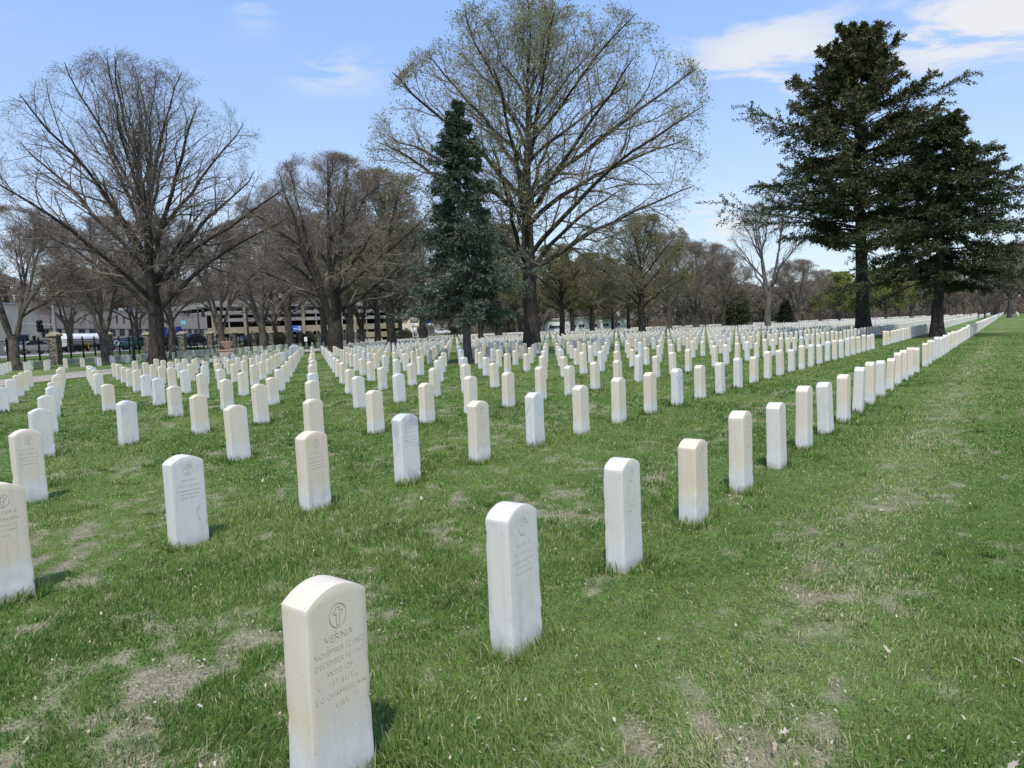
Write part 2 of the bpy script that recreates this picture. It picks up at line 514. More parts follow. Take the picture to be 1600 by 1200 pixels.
# ------------------------------------------------------------------ headstones
def stone_bm(w, t, h, arch, seed, below=0.12, rough=1.0):
    bm = bmesh.new()
    bmesh.ops.create_cube(bm, size=1)
    for v in bm.verts: v.co = Vector((v.co.x * w, v.co.y * t, -below + (v.co.z + 0.5) * (h + below)))
    def cut(co, no):
        bmesh.ops.bisect_plane(bm, geom=bm.verts[:] + bm.edges[:] + bm.faces[:], plane_co=co, plane_no=no)
    for i in range(1, 12): cut((-w / 2 + w * i / 12, 0, 0), (1, 0, 0))
    for y in (-t * 0.25, 0, t * 0.25): cut((0, y, 0), (0, 1, 0))
    for z in list(np.linspace(-0.06, 0.30, 13)) + list(np.linspace(0.36, h - 0.02, 6)): cut((0, 0, float(z)), (0, 0, 1))
    for v in bm.verts:
        fr = max(0.0, min(1.0, (v.co.z - (h - 0.02)) / 0.02)) if h - v.co.z < 0.0205 else 0.0
        if v.co.z > h - 1e-4: v.co.z += arch * (1 - (2 * v.co.x / w) ** 2)
        elif v.co.z > h - 0.03: v.co.z += arch * (1 - (2 * v.co.x / w) ** 2) * 0.6
    bmesh.ops.bevel(bm, geom=[e for e in bm.edges if len(e.link_faces) == 2 and e.calc_face_angle(0) > 0.9], offset=0.0045, segments=2, affect='EDGES', profile=0.5)
    o = Vector((seed * 3.7, seed * 1.3, seed * 7.1))
    for v in bm.verts:
        low = max(0.0, min(1.0, (0.24 + 0.10 * mnoise.noise(o) - v.co.z) / 0.10))
        n = mnoise.noise_vector(v.co * 16 + o) * 0.0035 * low + mnoise.noise_vector(v.co * 45 + o) * 0.0022 * low
        v.co += n * rough
        side = 1 + 0.018 * low * rough
        v.co.x *= side; v.co.y *= side
        # nicks along the arrises
        if abs(abs(v.co.x) - w / 2) < 0.008 and abs(abs(v.co.y) - t / 2) < 0.008:
            c = mnoise.noise(v.co * 23 + o * 2)
            if c > 0.30: v.co.x *= 1 - 0.02 * (c - 0.3) * 6; v.co.y *= 1 - 0.03 * (c - 0.3) * 6
    for f in bm.faces: f.smooth = True
    return bm


def stone_mesh(w, t, h, arch, seed, mat):
    bm = stone_bm(w, t, h, arch, seed)
    me = bpy.data.meshes.new('headstone'); bm.to_mesh(me); bm.free()
    me.materials.append(mat)
    try: me.set_sharp_from_angle(angle=0.7)
    except Exception: pass
    return me


def text_cutter(lines, emblem, w, h, arch, t, marks):
    """closed solids that will be cut out of the front face; returned as one mesh in stone space"""
    bmo = bmesh.new()
    front = -t / 2
    def add_curve(cu, mat):
        o = bpy.data.objects.new('tmp', cu); COL.objects.link(o)
        dg = bpy.context.evaluated_depsgraph_get()
        me = bpy.data.meshes.new_from_object(o.evaluated_get(dg))
        me.transform(mat)
        bmo.from_mesh(me)
        bpy.data.objects.remove(o); bpy.data.meshes.remove(me)
    rot = Matrix.Rotation(PI / 2, 4, 'X')
    for txt, size, z, width in lines:
        cu = bpy.data.curves.new('txt', 'FONT'); cu.body = txt; cu.size = size; cu.align_x = 'CENTER'; cu.align_y = 'CENTER'
        cu.extrude = 0.0035; cu.space_character = 1.0; cu.resolution_u = 2; cu.offset = -0.0004
        o = bpy.data.objects.new('tmp', cu); COL.objects.link(o); bpy.context.view_layer.update()
        wd = max(o.dimensions.x, 1e-4); COL.objects.unlink(o); bpy.data.objects.remove(o)
        add_curve(cu, Matrix.Translation((0, front, z)) @ rot @ Matrix.Diagonal((min(1.0, width / wd) if width else 1.0, 1, 1, 1)))
    if emblem:
        zc = emblem
        def poly(cu, pts):
            s = cu.splines.new('POLY'); s.points.add(len(pts) - 1); s.use_cyclic_u = True
            for i, (x, y) in enumerate(pts): s.points[i].co = (x, y, 0, 1)
        def circ(r, n=28): return [(r * 0.86 * math.cos(2 * PI * i / n), r * math.sin(2 * PI * i / n)) for i in range(n)]
        def crs(e, d):
            a = 0.0062 + d; b = 0.0185 + d; tp = 0.027 + d; lo = -0.031 - d; c0 = 0.006 - d; c1 = 0.0155 + d
            return [(-a, lo), (a, lo), (a, c0), (b, c0), (b, c1), (a, c1), (a, tp), (-a, tp), (-a, c1), (-b, c1), (-b, c0), (-a, c0)]
        for outer, inner in ((circ(0.0415), circ(0.0375)), (crs(0, 0.0022), crs(0, -0.0012))):
            cu = bpy.data.curves.new('emb', 'CURVE'); cu.dimensions = '2D'; cu.fill_mode = 'BOTH'; cu.extrude = 0.0035
            poly(cu, outer); poly(cu, inner)
            add_curve(cu, Matrix.Translation((0, front, zc)) @ rot)
    rr = random.Random(marks or 0)
    if marks:
        for row, (z, half, hh) in enumerate(((h - 0.135, 0.055, 0.020), (h - 0.175, 0.075, 0.020), (h - 0.212, 0.085, 0.013), (h - 0.24, 0.06, 0.013), (h - 0.268, 0.07, 0.013))):
            x = -half
            while x < half:
                L = hh * rr.uniform(0.7, 1.0); a = rr.choice((0, 0, 0.3, -0.3, PI / 2)); 
                bw = bmesh.ops.create_cube(bmo, size=1)['verts']
                bmesh.ops.transform(bmo, verts=bw, matrix=Matrix.Translation((x, front, z)) @ Matrix.Rotation(a, 4, 'Y') @ Matrix.Diagonal((0.0028, 0.006, L if a != PI / 2 else hh * 0.45, 1)))
                x += hh * rr.uniform(0.42, 0.7)
    me = bpy.data.meshes.new('cutter')
    bmesh.ops.remove_doubles(bmo, verts=bmo.verts, dist=2e-5)
    bmesh.ops.recalc_face_normals(bmo, faces=bmo.faces)
    bmo.to_mesh(me); bmo.free()
    me.materials.append(None); me.materials.append(M['cut'])
    me.polygons.foreach_set('material_index', np.ones(len(me.polygons), np.int32))
    return me


def engraved_mesh(w, t, h, arch, seed, mat, lines=(), emblem=None, marks=None):
    base = stone_mesh(w, t, h, arch, seed, mat); base.materials.append(M['cut'])
    cm = text_cutter(lines, emblem, w, h, arch, t, marks)
    a = bpy.data.objects.new('tmpa', base); c = bpy.data.objects.new('tmpc', cm)
    COL.objects.link(a); COL.objects.link(c)
    md = a.modifiers.new('b', 'BOOLEAN'); md.operation = 'DIFFERENCE'; md.solver = 'EXACT'; md.object = c; md.use_self = True
    try: md.material_mode = 'INDEX'
    except Exception: pass
    dg = bpy.context.evaluated_depsgraph_get(); dg.update()
    me = bpy.data.meshes.new_from_object(a.evaluated_get(dg)); me.name = 'headstone'
    ok = len(me.polygons) > len(base.polygons)
    bpy.data.objects.remove(a); bpy.data.objects.remove(c)
    print('engraved', len(base.polygons), '->', len(me.polygons))
    try: me.set_sharp_from_angle(angle=0.6)
    except Exception: pass
    return me if ok else base


H0, ARCH = 0.635, 0.050
VAR = {}
for kind in ('cream', 'white', 'grey'):
    VAR[kind] = [stone_mesh(SW, ST, H0, ARCH, i + 1 + 10 * j, M[kind]) for j, kind_ in enumerate((kind,)) for i in range(5)]

# what the near stones look like in the photograph: (row, place) -> kind
LOOK = {(0, 0): 'cream', (0, 1): 'white', (0, 2): 'white', (0, 3): 'cream', (0, 4): 'cream', (0, 5): 'white', (0, 6): 'cream', (0, 7): 'white', (0, 8): 'cream', (0, 9): 'white', (0, 10): 'cream', (0, 11): 'white',
        (1, 0): 'cream', (1, 1): 'grey', (1, 2): 'cream', (1, 3): 'grey', (1, 4): 'cream', (1, 5): 'grey', (1, 6): 'cream', (1, 7): 'cream', (1, 8): 'cream', (1, 9): 'grey', (1, 10): 'cream', (1, 11): 'white', (1, 12): 'white', (1, 13): 'cream', (1, 14): 'cream', (1, 15): 'cream', (1, 16): 'white',
        (2, 1): 'cream', (2, 3): 'cream', (2, 4): 'cream', (2, 5): 'cream', (2, 6): 'cream', (2, 7): 'cream', (2, 8): 'cream', (2, 9): 'cream', (2, 10): 'cream', (2, 11): 'cream', (2, 12): 'cream',
        (3, 2): 'white', (3, 3): 'grey', (3, 4): 'cream', (3, 5): 'cream'}
SEEN_AT = {(0, 1): (802, 1031), (0, 2): (977, 897.7), (0, 3): (1088, 824), (1, 1): (278, 859), (1, 2): (483, 803.5), (1, 3): (631.7, 758.5), (1, 4): (746.8, 725.7), (1, 5): (835.3, 698.7), (2, 1): (31, 790), (2, 3): (365, 722.7)}
HEI = {(0, 0): 0.650, (0, 1): 0.64, (0, 2): 0.635, (0, 4): 0.66, (1, 0): 0.665, (1, 2): 0.645, (1, 3): 0.65, (1, 5): 0.60, (1, 6): 0.605}
SKIP = {(2, 2), (2, 17), (0, 17), (1, 29), (1, 30), (4, 4)}
TRUNKS = []    # (x, y, clearance) filled from the tree list below
TREE_AT = {'oak': (243, 578, 40.5), 'multi': (524, 0, 62), 'maple': (831, 0, 41), 'spruce': (730, 0, 32.5), 'fir': (1350, 0, 50.5), 'pine': (1464, 0, 41.5)}


def tree_xy(name):
    px, _, Y = TREE_AT[name]
    p = at(px, 540, Y); return float(p[0]), float(Y)


for nm in TREE_AT:
    x, y = tree_xy(nm); TRUNKS.append((x, y, 1.0 if nm in ('oak', 'multi') else 0.75))


def lattice_sites():
    out = []
    for r in range(-70, 120):
        for k in range(-150, 260):
            c = lat(r, k)
            if c[1] < 1.2 or c[1] > 192: continue
            if r < 0 and c[1] < 128: continue
            x = c[0]
            if not (-20.2 < x < 190 or -35.2 < x < -30.6): continue
            if x < -30 and c[1] > 170: continue
            if (r, k) in SKIP: continue
            ctr = c + D1 * SW / 2 + D2 * ST / 2
            if any((ctr[0] - a) ** 2 + (ctr[1] - b) ** 2 < q * q for a, b, q in TRUNKS): continue
            out.append((r, k, ctr))
    return out


SITES = lattice_sites()
rs = random.Random(5)
near, far = [], []
for r, k, c in SITES:
    px, py, z = proj((c[0], c[1], 0.0)); qx, qy, _ = proj((c[0], c[1], 0.7))
    if z < 0.5 or px < -60 or px > 1660: 
        if z > 0.5 and -500 < px < 2100 and c[1] < 60: far.append((r, k, c))
        continue
    if r > 2 and (r, k) not in LOOK and rs.random() < 0.03: continue
    (near if -12 < px < 1612 else far).append((r, k, c))
near.sort(key=lambda s: proj((s[2][0], s[2][1], 0.3))[2])
far += near[300:]; near = near[:300]
print('stones', len(near), len(far))

ORD = ['first', 'second', 'third', 'fourth', 'fifth', 'sixth', 'seventh', 'eighth', 'ninth', 'tenth', 'eleventh', 'twelfth', 'thirteenth', 'fourteenth', 'fifteenth', 'sixteenth', 'seventeenth', 'eighteenth', 'nineteenth', 'twentieth']
TENS = {20: 'twenty', 30: 'thirty', 40: 'forty', 50: 'fifty', 60: 'sixty'}


def ordn(n):
    if n <= 20: return ORD[n - 1]
    t = n // 10 * 10
    if n % 10 == 0: return TENS[t][:-1] + 'ieth'
    return TENS[t] + '-' + ORD[n % 10 - 1]


rows = {}
for r, k, c in near: rows.setdefault(r, []).append(k)
for r in rows: rows[r].sort()
rowrank = {r: i + 1 for i, r in enumerate(sorted(rows))}
KINDTXT = {'cream': ['cream stained', 'buff weathered', 'yellowed'], 'white': ['clean white', 'pale white'], 'grey': ['grey veined', 'bluish veined']}
MARKED = {(0, 1): 3, (0, 2): 4, (0, 3): 5, (1, 1): 6, (1, 2): 7, (2, 1): 8, (1, 4): 9, (1, 3): 12, (0, 4): 14}
PLACED = []
rs = random.Random(21)
for r, k, c in near:
    kind = LOOK.get((r, k)) or rs.choices(('cream', 'white', 'grey'), (0.66, 0.22, 0.12))[0]
    x, y = c
    if (r, k) in SEEN_AT:
        gp = ground(*SEEN_AT[(r, k)])[:2]
        x, y = gp + D1 * SW / 2 + D2 * ST / 2
    if (r, k) == (0, 0):
        d = np.array([at(491, 1200, 2.06)[0], 2.06]); x, y = d + D1 * SW / 2 + D2 * ST / 2
    h = HEI.get((r, k), H0)
    if (r, k) == (0, 0):
        me = engraved_mesh(SW, ST, h, ARCH, 51, M[kind], [
            ('VERNA', 0.037, h - 0.125, 0), ('NOVEMBER 12 1882', 0.0285, h - 0.166, 0.200), ('DECEMBER 16 1967', 0.0285, h - 0.202, 0.195), ('WIFE OF', 0.0285, h - 0.238, 0),
            ('1ST SGT', 0.0285, h - 0.274, 0), ('E G CHAMBERLAIN', 0.0285, h - 0.312, 0.205), ('USA', 0.0285, h - 0.350, 0)], h - 0.055)
        label = 'cream headstone engraved VERNA under a circled cross, closest to the viewer'
    elif (r, k) == (1, 0):
        me = engraved_mesh(SW, ST, h, ARCH, 52, M[kind], [
            ('HOLGER C', 0.031, h - 0.125, 0.17), ('SORENSEN', 0.031, h - 0.165, 0.18), ('MINNESOTA', 0.022, h - 0.200, 0.19), ('PVT US ARMY', 0.022, h - 0.232, 0.17), ('1918', 0.022, h - 0.265, 0)], h - 0.055)
        label = 'cream headstone engraved SORENSEN, cut off by the edge of the photo'
    elif (r, k) in MARKED:
        me = engraved_mesh(SW, ST, h, ARCH, 53 + MARKED[(r, k)], M[kind], (), h - 0.055, MARKED[(r, k)]); label = None
    else:
        me = rs.choice(VAR[kind]); label = None
    o = link('headstone', me)
    tilt = 0.4 if y < 7 else 1.0
    o.location = (x, y, 0.0)
    o.rotation_euler = (math.radians(rs.gauss(0, 1.0)) * tilt, math.radians(rs.gauss(0, 1.0)) * tilt, RZ + math.radians(rs.gauss(0, 1.4)) * tilt)
    if (r, k) not in HEI:
        o.scale = (rs.uniform(0.97, 1.03), rs.uniform(0.95, 1.05), rs.uniform(0.92, 1.06))
    if not label:
        n = rows[r].index(k) + 1
        label = f'{rs.choice(KINDTXT[kind])} headstone, {ordn(n)} from the near end of the {ordn(rowrank[r])} row from the lane'
    tag(o, label, 'headstone', 'military headstones in rows on the lawn')
    PLACED.append((x, y))
PLACED = np.array(PLACED)


def far_stones():
    prof = [(-1, 0.0), (1, 0.0)] + [(math.cos(a), math.sin(a)) for a in np.linspace(0, PI, 7)]
    ox = np.array([-0.5, 0.5] + list(np.linspace(0.5, -0.5, 7))); 
    oz = np.array([-0.05, -0.05] + [H0 + ARCH * (1 - (2 * q) ** 2) for q in np.linspace(0.5, -0.5, 7)])
    n = len(ox); r = np.random.default_rng(3)
    Vs = []; F4 = []; FN = []; base = 0
    C = np.array([c for _, _, c in far])
    V = np.zeros((len(C), 2 * n, 3))
    sz = r.uniform(0.94, 1.05, len(C)); rz = RZ + np.radians(r.normal(0, 1.2, len(C))); lean = np.radians(r.normal(0, 0.9, (len(C), 2)))
    for j, yy in enumerate((-ST / 2, ST / 2)):
        lx = np.outer(r.uniform(0.97, 1.03, len(C)), ox * SW); lz = np.outer(sz, oz); ly = np.full_like(lx, yy) + lz * lean[:, :1]
        lx = lx + lz * lean[:, 1:]
        V[:, j * n:(j + 1) * n, 0] = C[:, :1] + np.cos(rz)[:, None] * lx - np.sin(rz)[:, None] * ly
        V[:, j * n:(j + 1) * n, 1] = C[:, 1:] + np.sin(rz)[:, None] * lx + np.cos(rz)[:, None] * ly
        V[:, j * n:(j + 1) * n, 2] = lz
    faces = []
    for i in range(n):
        k = (i + 1) % n
        faces.append((i + n, k + n, k, i))
    # front/back as quads: fan over the arch
    caps = []
    seq = list(range(n))       # 0 bl,1 br,2..8 arch right->left
    for a in range(2, 5):
        b = 10 - a
        caps.append((a + 1, b - 1, b, a)) if a + 1 < b - 1 else None
    caps3 = [(4, 5, 6)]
    caps4 = [(0, 1, 2, 8), (8, 2, 3, 7), (7, 3, 4, 6)]
    F = np.array(faces + caps4 + [tuple(reversed([q + n for q in f])) for f in caps4])
    F3 = np.array(caps3 + [tuple(reversed([q + n for q in f])) for f in caps3])
    off = (np.arange(len(C)) * 2 * n)[:, None, None]
    me = mesh_np('distant_headstones', V.reshape(-1, 3), (F[None] + off).reshape(-1, 4), (F3[None] + off).reshape(-1, 3), (M['far_stone'],), smooth=False)
    tag(link('distant_headstones', me), 'hundreds of small white headstones filling the far field', 'headstones', kind='stuff')


far_stones()

# ------------------------------------------------------------------ grass
def build_grass():
    rng = np.random.default_rng(2)
    RMAX = 48.0
    rr = np.linspace(0.9, RMAX, 4000)
    dens = 9500 * np.minimum(1.0, (3.6 / rr) ** 1.75)
    half = math.radians(46)
    w = dens * rr * 2 * half; cdf = np.cumsum(w) * (rr[1] - rr[0]); n = int(cdf[-1])
    def sample(n):
        r = np.interp(rng.random(n) * cdf[-1], cdf, rr); a = rng.uniform(-half, half, n)
        return np.sin(a) * r, np.cos(a) * r, r
    x, y, r = sample(n)
    st = straw_mask(x, y)
    keep = rng.random(n) > st * 0.42
    keep &= ~((x < -21.0))
    x, y, r, st = x[keep], y[keep], r[keep], st[keep]
    # extra tufts left unmown round the stones
    P = PLACED[np.hypot(PLACED[:, 0], PLACED[:, 1]) < 26]
    ex = []
    for px, py in P:
        d = math.hypot(px, py); cnt = int(520 * min(1.0, (4.5 / d) ** 1.1))
        u = rng.uniform(-1, 1, (cnt, 2))
        sx = SW / 2 + 0.02; sy = ST / 2 + 0.02
        side = rng.integers(0, 4, cnt); e = np.abs(rng.normal(0, 0.045, cnt))
        lx = np.where(side == 0, -sx - e, np.where(side == 1, sx + e, u[:, 0] * (sx + 0.03))); ly = np.where(side == 2, -sy - e, np.where(side == 3, sy + e, u[:, 1] * (sy + 0.03)))
        ex.append(np.stack([px + D1[0] * lx + D2[0] * ly, py + D1[1] * lx + D2[1] * ly], 1))
    ex = np.concatenate(ex)
    keepe = fbm(ex[:, 0] * 3, ex[:, 1] * 3, 2) > 0.36
    ex = ex[keepe]
    isx = np.concatenate([np.zeros(len(x)), np.ones(len(ex))])
    x = np.concatenate([x, ex[:, 0]]); y = np.concatenate([y, ex[:, 1]]); r = np.hypot(x, y); st = np.concatenate([st, np.zeros(len(ex))])
    # coarse bluish tufts the mower missed
    nt_ = 620; tr_ = 1.4 + 20 * rng.random(nt_) ** 1.2; ta = rng.uniform(-0.75, 0.75, nt_)
    tx = np.repeat(np.sin(ta) * tr_, 46); ty = np.repeat(np.cos(ta) * tr_, 46); rad = np.repeat(rng.uniform(0.02, 0.075, nt_), 46)
    tx = tx + rng.normal(0, 1, len(tx)) * rad; ty = ty + rng.normal(0, 1, len(ty)) * rad
    x = np.concatenate([x, tx]); y = np.concatenate([y, ty]); r = np.hypot(x, y); st = np.concatenate([st, np.zeros(len(tx))]); isx = np.concatenate([isx, np.full(len(tx), 0.6)])
    # none inside a stone
    k, row = to_lat(x, y)
    inside = np.zeros(len(x), bool)
    for px, py in P:
        dx = x - px; dy = y - py
        m_ = (np.abs(dx) < 0.4) & (np.abs(dy) < 0.4)
        i = np.nonzero(m_)[0]
        lx = dx[i] * D1[0] + dy[i] * D1[1]; ly = dx[i] * D2[0] + dy[i] * D2[1]
        inside[i[(np.abs(lx) < SW / 2 + 0.004) & (np.abs(ly) < ST / 2 + 0.004)]] = True
    x, y, r, st, isx = x[~inside], y[~inside], r[~inside], st[~inside], isx[~inside]
    n = len(x)
    lush = fbm(x * 0.9 + 50, y * 0.9 + 20, 4); clump = fbm(x * 5, y * 5, 3)
    L = (0.020 + 0.034 * rng.random(n) ** 1.6) * (0.65 + 0.9 * sstep(lush, 0.35, 0.65)) * (0.7 + 0.6 * clump) * (1 - 0.55 * st)
    L = np.where(isx > 0, 0.045 + (0.035 + 0.05 * (isx > 0.8)) * rng.random(n) ** 1.8, L)
    W = (0.0013 + 0.0013 * rng.random(n)) * np.maximum(1.0, (r / 3.2)) ** 0.85
    az = rng.uniform(0, 2 * PI, n)
    sw = 2 * PI * fbm(x * 1.3 + 9, y * 1.3 + 70, 2) * 2
    lean = rng.uniform(0.25, 1.08, n)
    trk = lane_tracks(x, y)
    dry = rng.random(n) < (0.10 + 0.50 * st + 0.42 * trk)
    lean = np.where(dry & (rng.random(n) < 0.75), rng.uniform(0.95, 1.12, n), lean)
    dx = np.cos(az) * 0.7 + np.cos(sw) * 0.3; dy = np.sin(az) * 0.7 + np.sin(sw) * 0.3
    bx, by = -np.sin(az), np.cos(az)
    V = np.zeros((n, 5, 3))
    for i, (q, s) in enumerate(((0.0, -1), (0.0, 1), (0.55, -0.85), (0.55, 0.85), (1.0, 0))):
        off = lean * L * q ** 1.6
        hz = L * q * np.sqrt(np.maximum(0.15, 1 - (lean * q) ** 2 * 0.75))
        V[:, i, 0] = x + dx * off + bx * W * s; V[:, i, 1] = y + dy * off + by * W * s; V[:, i, 2] = hz - 0.004
    o5 = np.arange(n)[:, None] * 5
    F4 = o5 + np.array([[0, 1, 3, 2]]); F3 = o5 + np.array([[2, 3, 4]])
    hue = fbm(x * 0.7 + 11, y * 0.7 + 5, 4)
    tint = np.clip(0.08 + 0.52 * sstep(hue, 0.3, 0.7) * 0.75 + rng.normal(0, 0.07, n), 0, 0.58)
    tint = np.where(isx > 0, np.clip(tint - 0.12, 0, 0.4), tint)
    tint = np.clip(tint + 0.16 * trk, 0, 0.62)
    tint = np.where(dry, rng.uniform(0.75, 1.0, n), tint)
    me = mesh_np('grass', V.reshape(-1, 3), F4, F3, (M['grass'],), smooth=True, tint=np.repeat(tint, 5))
    tag(link('grass', me), 'mown spring lawn with dry patches between the headstones', 'grass', kind='stuff')
    print('grass', n)


build_grass()


def build_dead_leaves():
    rng = np.random.default_rng(9)
    n = 20000
    r = 1.6 + 26 * rng.random(n) ** 1.25; a = np.radians(rng.uniform(-44, 44, n))
    x = np.sin(a) * r; y = np.cos(a) * r
    st = straw_mask(x, y); keep = rng.random(n) < 0.15 + 0.75 * st
    k = np.ones(len(x), bool)
    for px, py in PLACED[:120]: k &= np.hypot(x - px, y - py) > 0.2
    keep &= k
    x, y = x[keep], y[keep]; n = len(x)
    # curled five-point leaves
    prof = np.array([(0, -1.0), (0.25, -0.55), (0.75, -0.35), (0.42, 0.05), (0.6, 0.5), (0.2, 0.45), (0, 1.0), (-0.2, 0.45), (-0.6, 0.5), (-0.42, 0.05), (-0.75, -0.35), (-0.25, -0.55)])
    s = np.where(rng.random(n) < 0.965, rng.uniform(0.004, 0.011, n), rng.uniform(0.014, 0.026, n))
    yaw = rng.uniform(0, 2 * PI, n); curl = rng.uniform(-0.9, 1.6, n); tiltx = rng.normal(0, 0.5, n)
    m_ = len(prof)
    V = np.zeros((n, m_ + 1, 3))
    px_ = np.vstack([prof, [[0, 0]]])
    lx = px_[None, :, 0] * s[:, None] * rng.uniform(0.5, 1.0, n)[:, None]; ly = px_[None, :, 1] * s[:, None]
    lz = curl[:, None] * (np.abs(lx) ** 2 + 0.4 * ly ** 2) / s[:, None] + np.sin(tiltx)[:, None] * ly
    V[:, :, 0] = x[:, None] + np.cos(yaw)[:, None] * lx - np.sin(yaw)[:, None] * ly
    V[:, :, 1] = y[:, None] + np.sin(yaw)[:, None] * lx + np.cos(yaw)[:, None] * ly
    V[:, :, 2] = lz - lz.min(1)[:, None] + rng.uniform(0.018, 0.050, n)[:, None]
    F = np.array([(i, (i + 1) % m_, m_) for i in range(m_)])
    F3 = (np.arange(n)[:, None, None] * (m_ + 1) + F[None]).reshape(-1, 3)
    tint = np.clip(rng.normal(0.72, 0.22, n), 0, 1)
    me = mesh_np('fallen_leaves', V.reshape(-1, 3), None, F3, (M['dead_leaf'],), tint=np.repeat(tint, m_ + 1))
    tag(link('fallen_leaves', me), 'dry pale leaves and chips scattered on the lawn', 'leaves', kind='stuff')


build_dead_leaves()

# ------------------------------------------------------------------ trees
def nrm(v): return v / np.maximum(np.linalg.norm(v, axis=-1, keepdims=True), 1e-9)


def perp(t):
    ref = np.where(np.abs(t[..., 2:3]) < 0.9, np.array([0, 0, 1.0]), np.array([1.0, 0, 0]))
    u = nrm(np.cross(t, ref)); return u, np.cross(t, u)


def tubes(P, R, sides):
    """P (n,S,3), R (n,S) -> verts, quads"""
    n, S, _ = P.shape
    T = nrm(np.gradient(P, axis=1))
    u0, _ = perp(T[:, 0]); u = np.repeat(u0[:, None], S, 1)
    u = nrm(u - (u * T).sum(-1, keepdims=True) * T); v = np.cross(T, u)
    a = np.arange(sides) * 2 * PI / sides
    V = P[:, :, None] + R[:, :, None, None] * (u[:, :, None] * np.cos(a)[None, None, :, None] + v[:, :, None] * np.sin(a)[None, None, :, None])
    i, s, k = np.meshgrid(np.arange(n), np.arange(S - 1), np.arange(sides), indexing='ij')
    b = (i * S + s) * sides; k2 = (k + 1) % sides
    F = np.stack([b + k, b + k2, b + k2 + sides, b + k + sides], -1).reshape(-1, 4)
    return V.reshape(-1, 3), F


class Geo:
    def __init__(s): s.V = []; s.F4 = []; s.F3 = []; s.m4 = []; s.m3 = []; s.t = []; s.n = 0

    def add(s, V, F4=None, F3=None, mi=0, tint=None):
        if F4 is not None and len(F4): s.F4.append(F4 + s.n); s.m4.append(np.full(len(F4), mi))
        if F3 is not None and len(F3): s.F3.append(F3 + s.n); s.m3.append(np.full(len(F3), mi))
        s.V.append(V); s.t.append(np.full(len(V), 0.5) if tint is None else tint); s.n += len(V)

    def mesh(s, name, mats):
        c = lambda L: np.concatenate(L) if L else None
        return mesh_np(name, np.concatenate(s.V), c(s.F4), c(s.F3), mats, c(s.m4), c(s.m3), True, np.concatenate(s.t))


def spawn(rng, P, R, per, tr, ang, length, S, wob, up, rfrac, rmin, out=0.0, ctr=None):
    """children of the branches P: per per branch, at parameters tr, angle range ang (deg), length(array t, parent length)"""
    n = len(P); Sp = P.shape[1] - 1
    idx = np.repeat(np.arange(n), per)
    j = np.tile(np.arange(per), n)
    t = tr[0] + (tr[1] - tr[0]) * (j + rng.random(len(idx))) / per
    f = t * Sp; i0 = np.minimum(f.astype(int), Sp - 1); fr = (f - i0)[:, None]
    pos = P[idx, i0] * (1 - fr) + P[idx, i0 + 1] * fr
    tan = nrm(P[idx, i0 + 1] - P[idx, i0]); pr = R[idx, i0] * (1 - fr[:, 0]) + R[idx, i0 + 1] * fr[:, 0]
    plen = np.linalg.norm(np.diff(P, axis=1), axis=-1).sum(1)[idx]
    u, v = perp(tan)
    az = j * 2.4 + rng.uniform(0, 2 * PI, n)[idx] + rng.normal(0, 0.5, len(idx))
    a = np.radians(rng.uniform(ang[0], ang[1], len(idx)))[:, None]
    d = tan * np.cos(a) + (u * np.cos(az)[:, None] + v * np.sin(az)[:, None]) * np.sin(a)
    d = d + np.array([0, 0, up])
    if ctr is not None: d = d + out * nrm(pos - ctr)
    d = nrm(d)
    L = length(t, plen, rng)
    Q = np.zeros((len(idx), S + 1, 3)); Q[:, 0] = pos
    for s in range(S):
        d = nrm(d + rng.normal(0, wob, d.shape) + np.array([0, 0, up * 0.35]))
        Q[:, s + 1] = Q[:, s] + d * (L / S)[:, None]
    r0 = np.maximum(pr * rfrac * rng.uniform(0.75, 1.0, len(idx)), rmin)
    tap = np.linspace(1, 0.35, S + 1)[None]
    return Q, r0[:, None] * tap


def smooth_noise(rng, n, S, amp):
    z = rng.normal(0, 1, (n, S + 1, 3)); c = np.cumsum(z, 1); c -= c[:, :1]
    c = c - np.linspace(0, 1, S + 1)[None, :, None] * c[:, -1:]
    return c * amp


def leaves_at(rng, P, n_per, spread, size, aspect=0.5):
    """small folded quads about the outer points of the twigs"""
    tip = P[:, -1]; mid = P[:, -2]
    i = np.repeat(np.arange(len(P)), n_per); q = rng.random(len(i))[:, None]
    c = mid[i] * (1 - q) + tip[i] * q + rng.normal(0, spread, (len(i), 3))
    a = nrm(rng.normal(0, 1, (len(i), 3)) + np.array([0, 0, 0.2])); b = nrm(np.cross(a, rng.normal(0, 1, (len(i), 3))))
    s = (size * rng.uniform(0.6, 1.35, len(i)))[:, None]
    nml = np.cross(a, b)
    V = np.stack([c, c + a * s * 0.5 + b * s * aspect * 0.5 + nml * s * 0.08, c + a * s, c + a * s * 0.5 - b * s * aspect * 0.5 + nml * s * 0.08], 1).reshape(-1, 3)
    F = np.arange(len(i))[:, None] * 4 + np.array([[0, 1, 2, 3]])
    return V, F, np.repeat(np.clip(rng.normal(0.5, 0.25, len(i)), 0, 1), 4)


